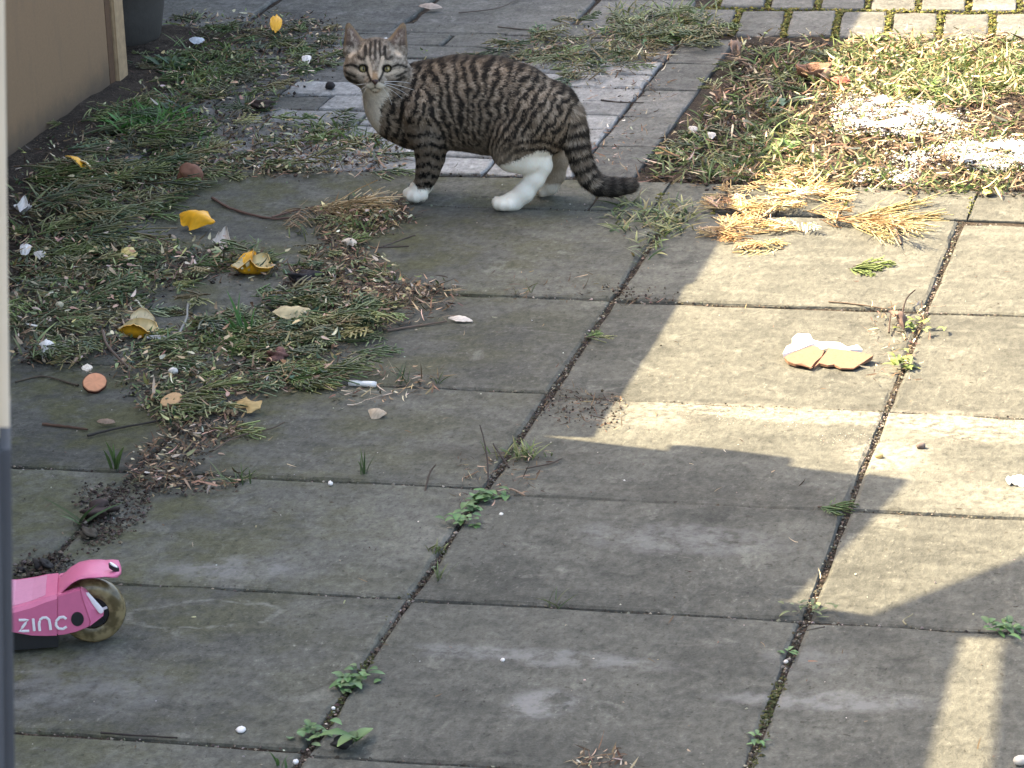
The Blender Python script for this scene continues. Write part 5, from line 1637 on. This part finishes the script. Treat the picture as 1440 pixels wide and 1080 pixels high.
M_paper = attr_mat('pale_scrap', .75, .25)
W1 = (.70, .66, .61); W2 = (.55, .50, .44)
for px, py, lp, wp, lab, nm, ct, col, kw in (
        (312, 349, 26, 34, 'crumpled pale leaf touching the right end of the crescent peel', 'dry_leaf', 'leaf', (.52, .45, .38), dict(rag=.6, bl=-.6, bw=-.8, lift=.002)),
        (33, 308, 24, 30, 'white curled scrap in the clippings by the left edge', 'paper_scrap', 'scrap', W1, dict(rag=.7, bl=-.7, bw=-.8, lift=.012)),
        (38, 369, 15, 30, 'white square chip near the left edge, between two clumps of clippings', 'paper_scrap', 'scrap', W1, dict(point=.3, lift=.014)),
        (58, 374, 18, 20, 'flat white chip right of the white square chip', 'paper_scrap', 'scrap', W2, dict(lift=.012)),
        (68, 507, 22, 36, 'white crumpled scrap at the lower left end of the clippings', 'paper_scrap', 'scrap', W1, dict(rag=.5, bl=.5, bw=.8, lift=.008)),
        (88, 500, 20, 24, 'cream strip beside the white crumpled scrap', 'paper_scrap', 'scrap', W2, dict(rag=.4, lift=.006)),
        (221, 481, 28, 14, 'thin white splinter below the peel with turned up pith', 'splinter', 'splinter', (.78, .77, .75), dict(rz=.35, lift=.003)),
        (492, 353, 22, 30, 'cream crumpled scrap in the brown heap below the orange brown sprig', 'paper_scrap', 'scrap', (.60, .50, .40), dict(rag=.7, bl=.5, lift=.008)),
        (648, 454, 36, 14, 'pale splinter lying on the middle slab', 'splinter', 'splinter', (.66, .58, .50), dict(rz=-.05)),
        (531, 588, 28, 22, 'tan curled leaf like a shell on the middle slab', 'dry_leaf', 'leaf', (.45, .36, .26), dict(rz=-.15, bl=.35, bw=.9)),
        (975, 194, 13, 17, 'white scrap in the shaded weeds, the left of two', 'paper_scrap', 'scrap', W2, dict(lift=.010)),
        (1001, 206, 13, 18, 'white scrap in the shaded weeds, the right of two', 'paper_scrap', 'scrap', W2, dict(lift=.014)),
        (278, 70, 22, 20, 'pale chip on the litter at the top left', 'paper_scrap', 'scrap', (.50, .52, .55), dict(lift=.012)),
        (543, 62, 14, 16, 'white chip on the rear paving right of the cat\'s ear', 'paper_scrap', 'scrap', (.80, .80, .78), dict()),
        (432, 94, 14, 26, 'white chip left of the cat on the pale blocks', 'paper_scrap', 'scrap', W1, dict(lift=.006)),
        (606, 16, 34, 16, 'pale tan bark strip on the rear slabs above the cat', 'bark_strip', 'bark', (.42, .34, .28), dict(rz=.1, lift=.004)),
        (575, 217, 14, 22, 'white flake on the ground behind the cat\'s front leg', 'paper_scrap', 'scrap', (.80, .76, .70), dict(lift=.006)),
        (1182, 126, 28, 18, 'red scrap in the bed at the edge of the shade', 'paper_scrap', 'scrap', (.42, .13, .09), dict(rz=.05, lift=.012)),
        (1430, 682, 30, 26, 'white chunk at the right edge on the sunny slab', 'plaster_chunk', 'chunk', (.82, .81, .78), dict(rag=.3, bl=.2, bw=.2, point=.4)),
        (1352, 240, 34, 26, 'brown pointed leaf standing at the white ash', 'dry_leaf', 'leaf', (.30, .22, .17), dict(rz=.1, tilt=(.0, -1.2), lift=.006, bw=.3, bl=.1)),
        (1388, 276, 18, 12, 'yellow leaf on the front edge of the bed', 'dry_leaf', 'leaf', (.50, .40, .12), dict(rz=-1.0, tilt=(.2, .1), lift=.002, bl=.05)),
        (1268, 460, 18, 30, 'dry curled brown leaf at the sunny slab corner', 'dry_leaf', 'leaf', (.15, .10, .08), dict(rz=.6, bl=.5, bw=1.0, rag=.5, tilt=(.3, .3))),
        (150, 600, 26, 12, 'tan leaf sliver below the orange disc', 'dry_leaf', 'leaf', (.24, .17, .12), dict(lift=.003)),
        (350, 583, 40, 26, 'straw coloured leaf at the right end of the lower heap', 'dry_leaf', 'leaf', (.40, .28, .12), dict(rz=-.35, rag=.5, lift=.006)),
        (1034, 84, 18, 26, 'pinkish tan dead flower head at the bed corner', 'dry_leaf', 'leaf', (.21, .14, .105), dict(rag=.8, bl=.7, bw=.7, lift=.016)),
        (325, 590, 22, 14, 'brown crumpled leaf fragment beside the straw coloured leaf', 'dry_leaf', 'leaf', (.22, .15, .09), dict(rag=.6, lift=.006)),
        (415, 455, 60, 30, 'long pale straw leaf arching beside the tall grass tuft', 'dry_leaf', 'leaf', (.46, .38, .22), dict(rz=.35, bl=.25, bw=.5, rag=.3, lift=.010)),
        (1410, 455, 1, 1, None, '', '', W1, {})):
    if lab is None: continue
    k = dict(bl=.3, bw=.5, rz=.2, tilt=(.25, .1), thick=.0012, mat=M_paper); k.update(kw)
    rz_ = k.pop('rz')
    patch(nm, lab, ct, px, py, lp, wp, rz_, col, tuple(q * .85 for q in col), **k)

# stones and lumps
M_stone = attr_mat('pebble', .8, .3)


def pebble(name, label, cat_, px, py, wpx, hpx, col, seed, z=0.0, rough=.12, flat=.7, mat=None, group=None):
    c0 = gp(px, py + hpx * .3, z); s = ((c0 - CAM) @ FW) / FOC
    bm = bmesh.new(); bmesh.ops.create_icosphere(bm, subdivisions=3 if wpx > 22 else 2, radius=1)
    r = np.random.default_rng(seed); ph = r.uniform(0, 6, (6, 3)); fq = r.uniform(1.5, 6, (6, 3))
    for v in bm.verts:
        k = 1 + rough * sum(math.sin(fq[i] @ np.array(v.co) * 1.0 + ph[i, 0]) for i in range(6)) / 2.4
        v.co = Vector((v.co.x * k * wpx * s / 2, v.co.y * k * wpx * s / 2 * .8, v.co.z * k * wpx * s / 2 * flat))
    zmin = min(v.co.z for v in bm.verts)
    for v in bm.verts: v.co.z -= zmin
    me = bm_mesh(name, bm, mat or M_stone, True)
    a = me.color_attributes.new('Col', 'FLOAT_COLOR', 'POINT')
    cc = np.ones((len(me.vertices), 4), np.float32); cc[:, :3] = np.array(col) * r.uniform(.7, 1.25, (len(me.vertices), 1))
    a.data.foreach_set('color', cc.ravel())
    o = link(name, me, None, c0); o.rotation_euler.z = r.uniform(0, 6)
    return tag(o, label, cat_, group)


pebble('dried_fruit', 'wrinkled red brown dried fruit at the slab corner below the weeds', 'dried fruit', 269, 252, 35, 28, (.20, .095, .06), 3, .013, .30, .85)
pebble('pebble', 'white pebble in the litter right of the orange disc', 'pebble', 244, 522, 14, 15, (.72, .68, .62), 4, .010)
pebble('pebble', 'white oval pebble near the bottom left joint', 'pebble', 339, 1027, 18, 9, (.66, .64, .62), 5, 0, .08, .45)
pebble('pebble', 'lone white pebble in the middle of the bottom slab', 'pebble', 707, 928, 8, 8, (.75, .70, .66), 6)
pebble('pebble', 'pale stone at the lower right corner', 'pebble', 1434, 1072, 20, 14, (.62, .56, .48), 7)
pebble('pebble', 'yellowish pebble on the mortar strip in the sun', 'pebble', 1236, 641, 13, 14, (.52, .38, .16), 8)
pebble('pebble', 'dark pebble right of the yellowish pebble in the sun', 'pebble', 1295, 628, 14, 12, (.14, .11, .10), 9)
pebble('stone', 'black stone beside the plantain at the bottom joint', 'stone', 482, 1046, 30, 22, (.028, .026, .026), 10, 0, .15, .62)
pebble('dirt_lump', 'dark dirt lump at the right of the folded peel', 'dirt lump', 430, 396, 40, 16, (.03, .026, .028), 11, 0, .4, .4)
pebble('dirt_lump', 'large brown dirt clod in the left joint above the scooter', 'dirt lump', 138, 722, 40, 26, (.050, .034, .030), 12, 0, .40, .5)
pebble('dirt_lump', 'flat dirt clod below the large brown clod', 'dirt lump', 126, 752, 32, 16, (.055, .045, .032), 13, 0, .38, .35)
pebble('dirt_lump', 'black dirt lump behind the scooter deck', 'dirt lump', 60, 797, 26, 16, (.022, .019, .018), 14, 0, .42, .5)
pebble('dirt_lump', 'small black dirt lump by the door post above the scooter', 'dirt lump', 30, 802, 16, 12, (.022, .019, .018), 25, 0, .42, .5)
pebble('dirt_lump', 'dark lump left of the cat on the pale blocks', 'dirt lump', 465, 124, 16, 10, (.025, .022, .022), 15)
pebble('dirt_lump', 'dark lump at the left end of the pale blocks', 'dirt lump', 370, 150, 34, 18, (.05, .035, .03), 16, 0, .35, .45)
pebble('pebble', 'reddish lump beside the tall grass tuft', 'pebble', 392, 504, 26, 22, (.17, .085, .07), 17, .004, .3)
pebble('pebble', 'pale round chip in the dark clippings left of the peel with pith', 'pebble', 84, 430, 14, 13, (.48, .43, .30), 18, .012)
pebble('pebble', 'small grey white pebble above the peel with pith', 'pebble', 268, 428, 11, 10, (.50, .46, .42), 19, .002)
pebble('pebble', 'white pebble beside the clover on the long joint', 'pebble', 705, 724, 8, 7, (.74, .70, .64), 20)
pebble('pebble', 'white pebble in the bottom joint below the plantain', 'pebble', 416, 1072, 10, 9, (.76, .74, .72), 21)
pebble('pebble', 'white pebble beside the lower clover', 'pebble', 469, 996, 7, 8, (.74, .72, .70), 22)
pebble('pebble', 'small white pebble on the joint near the middle left slab', 'pebble', 465, 681, 9, 7, (.72, .68, .64), 23)
pebble('pebble', 'white pebble in the right joint below the small rosette', 'pebble', 1105, 931, 8, 7, (.66, .60, .54), 24)

# cigarette end
c0 = gp(509, 543); P0 = gp(491, 543) - c0; P1 = gp(529, 545) - c0; dv = P1 - P0
a = Acc(); tt = np.linspace(0, 1, 7)[:, None]
tt = np.array([0, .004, .3, .48, .55, .75, .996, 1])[:, None]; Q = P0 + dv * tt; Q[:, 2] = .0045
a.add(*tubes(Q[None], np.array([[.0003, .0040, .0042, .0035, .0040, .0041, .0039, .0003]]), 10, np.array([[.80, .78, .75]])))
tag(link('cigarette_end', a.mesh('cigarette_end', M_paper, True), None, c0), 'white cigarette end in the joint of the middle slab', 'cigarette end')

# broken piece of plaster-faced brick
sh = tag(empty('brick_shard', tuple(gp(1165, 510))), 'broken terracotta shard with a white plaster face on the sunny slab', 'brick shard')
c0 = gp(1165, 510)
M_terra = simple_mat('terracotta', (.22, .118, .072), .85, 180, .22, .6, .0015)
M_plas = simple_mat('white_plaster', (.84, .83, .80), .8, 160, .05, .4, .001)


def shard(name, pts, zf, th, mat):
    P = np.array([gp(*q) for q in pts]) - c0
    bm = bmesh.new()
    t = [bm.verts.new((p[0], p[1], zf(q) )) for p, q in zip(P, pts)]
    b = [bm.verts.new((p[0] * .985, p[1] * .985, max(.0004, zf(q) - th))) for p, q in zip(P, pts)]
    n = len(pts); bm.faces.new(t); bm.faces.new(b[::-1])
    for i in range(n): bm.faces.new((t[i], b[i], b[(i + 1) % n], t[(i + 1) % n]))
    bmesh.ops.triangulate(bm, faces=[f for f in bm.faces if len(f.verts) > 4])
    return link(name, bm_mesh(name, bm, mat), sh)


ztop = lambda q: .002 + .0065 * min(1, max(0, (523 - q[1]) / 22))
shard('terracotta_body', [(1103, 508), (1108, 513), (1118, 516), (1127, 515), (1140, 520), (1147, 513), (1155, 508), (1159, 502), (1150, 496), (1142, 494), (1122, 500)], ztop, .012, M_terra)
shard('terracotta_body', [(1145, 519), (1152, 514.5), (1164, 517), (1173, 516), (1182, 520), (1200, 520.5), (1215, 513), (1228, 506), (1214, 503), (1190, 500), (1166, 497), (1161, 503), (1157, 509)], lambda q: ztop(q) * .9, .011, M_terra)
shard('plaster_face', [(1101, 506), (1106, 497), (1114, 494), (1114, 487), (1122, 481), (1139, 482), (1143, 489), (1152, 491), (1180, 492), (1192, 498), (1206, 495), (1213, 501), (1196, 500), (1165, 494), (1143, 493), (1122, 501)], lambda q: .0098 + .003 * (500 - q[1]) / 20, .006, M_plas)

# brown broken husk in the bed
hk = tag(empty('nut_husk', tuple(gp(1142, 110, .004))), 'brown cracked husk like a small bowl at the edge of the shade in the bed', 'husk')
hk.location.z = .002
prof = [(.002, .001), (.018, .003), (.028, .012), (.031, .022), (.030, .025), (.026, .022), (.022, .013), (.012, .008), (.002, .007)]
M_husk = simple_mat('husk_brown', (.17, .085, .05), .75, 120, .4, .8, .003)
o = lathe('husk_shell', prof, M_husk, hk, (0, 0, 0), 28)
for v in o.data.vertices:
    a = math.atan2(v.co.y, v.co.x); k = 1 + .10 * math.sin(3 * a + 1) + .06 * math.sin(7 * a)
    v.co.x *= k; v.co.y *= k * .9; v.co.z *= (1 + .10 * math.sin(2 * a + .5) + .07 * math.sin(5 * a))
o = lathe('husk_lobe', [(.001, .0), (.010, .003), (.013, .012), (.010, .021), (.001, .024)], simple_mat('husk_pale', (.36, .23, .14), .7, 120, .3, .5), hk, (.026, -.008, 0), 14)


# leafy weeds and grass tufts, each a plant of its own
def rosette(label, px, py, n, ll, lw, col, tip, spread, name='weed', cat_='weed', upr=.5, stem=False, along=None):
    c0 = gp(px, py); a = Acc()
    B = np.zeros((n, 3)); B[:, :2] = rng.normal(0, spread, (n, 2))
    if along is not None: B[:, :2] += rng.normal(0, 1, (n, 1)) * np.array(along)
    B[:, 2] = U(.001, .012, n) * min(1, upr * 2)
    d = rdir(n, 0); d[:, 2] = U(.05, 1, n) * upr; d /= np.linalg.norm(d, axis=1, keepdims=True)
    L = ll * U(.6, 1.25, n)
    bend = np.stack([z0(n), z0(n), -L * U(.1, .5, n)], -1)
    c1 = pick(col, n, .18); c2 = pick(tip, n, .18)
    # broad leaves: two halves folded along the midrib
    K = 6; t = np.linspace(0, 1, K); pr = np.sin(np.clip(t * .92 + .06, 0, 1) * np.pi) ** .8
    Pm = B[:, None] + d[:, None] * (L[:, None] * t)[..., None] + bend[:, None] * (t ** 2)[None, :, None]
    Pm[..., 2] = np.maximum(Pm[..., 2], .001)
    sd_ = np.cross(d, [0, 0, 1.0]); sd_ /= np.linalg.norm(sd_, axis=1, keepdims=True) + 1e-9
    nr = np.cross(sd_, d)
    wv = (lw * U(.7, 1.2, n))[:, None] * pr[None] * .5
    e1 = Pm + sd_[:, None] * wv[..., None] + nr[:, None] * (wv * .35)[..., None]
    e2 = Pm - sd_[:, None] * wv[..., None] + nr[:, None] * (wv * .35)[..., None]
    V = np.stack([e1, Pm, e2], 2); idx = np.arange(n * K * 3).reshape(n, K, 3)
    F = np.concatenate([np.stack([idx[:, :-1, q], idx[:, 1:, q], idx[:, 1:, q + 1], idx[:, :-1, q + 1]], -1).reshape(-1, 4) for q in (0, 1)])
    C = (c1[:, None] * (1 - t)[None, :, None] + c2[:, None] * t[None, :, None])
    C = np.stack([C, C * 1.25, C], 2).reshape(-1, 3)
    a.add(V.reshape(-1, 3), F, C)
    return tag(link(name, a.mesh(name, M_leaf, True), None, c0), label, cat_)


LG = [(.055, .12, .035), (.075, .15, .045), (.045, .10, .035), (.10, .17, .06)]
LT = [(.11, .20, .07), (.15, .24, .10), (.09, .17, .06)]
rosette('bright clover clump at the crossing of the joints in the middle', 680, 706, 34, .0155, .0095, LG, LT, .010, along=(.006, .02))
rosette('pale green low weed at the lower end of the middle clover', 655, 738, 22, .012, .009, LG, LT, .010)
rosette('larger clover clump low on the long joint', 496, 965, 36, .0150, .0095, LG, LT, .009, along=(.004, .016))
rosette('small clover clump at the bottom of the long joint', 444, 1036, 22, .013, .0085, LG[:3], LT, .010)
rosette('plantain with a broad dark leaf and pale stalks beside the black stone', 500, 1050, 5, .036, .013, [(.05, .11, .03)], [(.10, .17, .06)], .003, upr=1.0)
rosette('small star shaped rosette in the right joint', 1108, 919, 8, .012, .0045, LG, LT, .003, upr=.3)
rosette('star shaped rosette at the bottom of the right joint', 1065, 1046, 9, .014, .005, LG, LT, .004, upr=.4)
rosette('green weed in the joint at the right edge of the shade', 1418, 889, 26, .016, .007, LG, LT, .008, along=(.008, .001))
rosette('weed in the sunny joint right of the terracotta shard, the nearer of two', 1272, 518, 22, .022, .007, [(.09, .13, .03), (.12, .15, .04)], [(.20, .24, .07)], .010, upr=.7)
rosette('weed in the sunny joint below the dry curled leaf, the farther of two', 1290, 466, 20, .018, .007, [(.09, .13, .03), (.12, .15, .04)], [(.20, .24, .07)], .010, upr=.6)
rosette('fresh leafy weed in the sunny bed near the top', 1225, 62, 16, .04, .013, [(.10, .16, .04)], [(.19, .26, .08)], .012, upr=.6)
rosette('leafy weed in the middle of the sunny bed', 1290, 135, 18, .038, .013, [(.09, .15, .035)], [(.18, .25, .07)], .012, upr=.6)
rosette('leafy weed at the shade edge of the bed', 1105, 215, 14, .034, .011, [(.08, .14, .04)], [(.17, .24, .08)], .010, upr=.8)
rosette('blue green weed in the shaded bed', 1098, 150, 16, .032, .010, [(.05, .09, .045)], [(.09, .15, .08)], .012, upr=.5)
rosette('bright green weed at the foot of the shed', 170, 185, 34, .042, .012, [(.04, .12, .025), (.055, .14, .03)], [(.09, .22, .05)], .02, upr=.9)
rosette('dark green weed at the back of the shed corner', 240, 100, 30, .040, .013, [(.03, .065, .03)], [(.06, .11, .045)], .016, upr=1.1)
rosette('grey green weed right of the bright weed by the shed', 255, 160, 18, .034, .009, [(.07, .10, .065)], [(.13, .17, .11)], .014, upr=1.0)
rosette('small weed at the sunny end of the right joint', 1140, 862, 20, .012, .005, [(.09, .11, .05)], [(.14, .17, .07)], .007, upr=.5, along=(.012, .002))


def tuft(label, px, py, n, h, wd, col, tip, spread=.006, lean=.6, along=None):
    c0 = gp(px, py); a = Acc(); P = np.zeros((n, 3)); P[:, :2] = rng.normal(0, spread, (n, 2))
    if along is not None: P[:, :2] += rng.normal(0, 1, (n, 1)) * np.array(along)
    grassy(a, P, h * U(.5, 1.15, n), wd * U(.7, 1.2, n), pick(col, n, .18), pick(tip, n, .18), lean)
    return tag(link('grass_tuft', a.mesh('grass_tuft', M_leaf), None, c0), label, 'grass tuft')


tuft('short dense grass tuft on the long joint', 733, 641, 60, .024, .0022, WG, WT, .010, .9, (.014, .002))
tuft('tall thin grass blades among the clippings left of centre', 340, 478, 12, .075, .005, [(.05, .12, .03)], [(.09, .18, .05)], .006, .45)
tuft('bright grass around the tall blades on the clippings', 330, 490, 60, .038, .003, [(.07, .13, .03), (.09, .15, .04)], [(.14, .22, .06)], .022, 1.2)
tuft('two broad grass blades at the left slab corner', 164, 660, 5, .048, .007, [(.06, .11, .035)], [(.10, .17, .05)], .003, .35)
tuft('single upright blade on the middle left slab edge', 512, 668, 7, .036, .0025, [(.05, .09, .03)], [(.09, .13, .05)], .002, .35)
tuft('thin grass in the joint right of the cigarette end', 567, 540, 9, .040, .0022, [(.06, .09, .035)], [(.10, .13, .06)], .005, .5)
tuft('sparse grass in the joint further right of the cigarette end', 618, 540, 6, .030, .0018, [(.06, .09, .035)], [(.10, .13, .06)], .004, .8)
tuft('thin upright grass above the lower joint crossing', 620, 815, 10, .030, .0018, [(.08, .11, .04)], [(.13, .17, .07)], .003, .5)
tuft('small moss like tuft above the thin upright grass', 617, 775, 24, .014, .002, [(.08, .10, .03)], [(.14, .16, .06)], .006, 1.0)
tuft('sparse grass in the middle lower joint', 775, 852, 9, .026, .0016, [(.07, .09, .04)], [(.11, .13, .06)], .007, .8)
tuft('low grass fan on the joint below the dirt heap', 335, 678, 22, .034, .0022, [(.06, .09, .03)], [(.11, .14, .05)], .008, 1.1)
tuft('grass blade at the bottom edge left of the plantain', 393, 1080, 4, .026, .0035, [(.05, .11, .035)], [(.10, .17, .06)], .003, .3)
tuft('dark grass blades bending left of the brown clod', 112, 740, 6, .05, .004, [(.045, .07, .025)], [(.07, .11, .04)], .006, 1.5)
tuft('thin grass in the joint under the cat slab', 735, 412, 12, .018, .0016, [(.08, .09, .04)], [(.12, .13, .06)], .008, .8)
tuft('grass at the left slab joint near the brown heap', 440, 330, 24, .03, .0022, GREENS, GTIP, .016, 1.0)
tuft('green grass through the orange brown sprig', 505, 325, 26, .034, .0025, WG, WT, .014, .9)
tuft('tall thin grass by the weeds above the dried fruit', 290, 232, 6, .055, .004, [(.06, .13, .03)], [(.10, .20, .06)], .003, .35)
tuft('tall grass left of the pale blocks', 345, 160, 6, .06, .003, [(.05, .09, .035)], [(.09, .13, .05)], .003, .4)
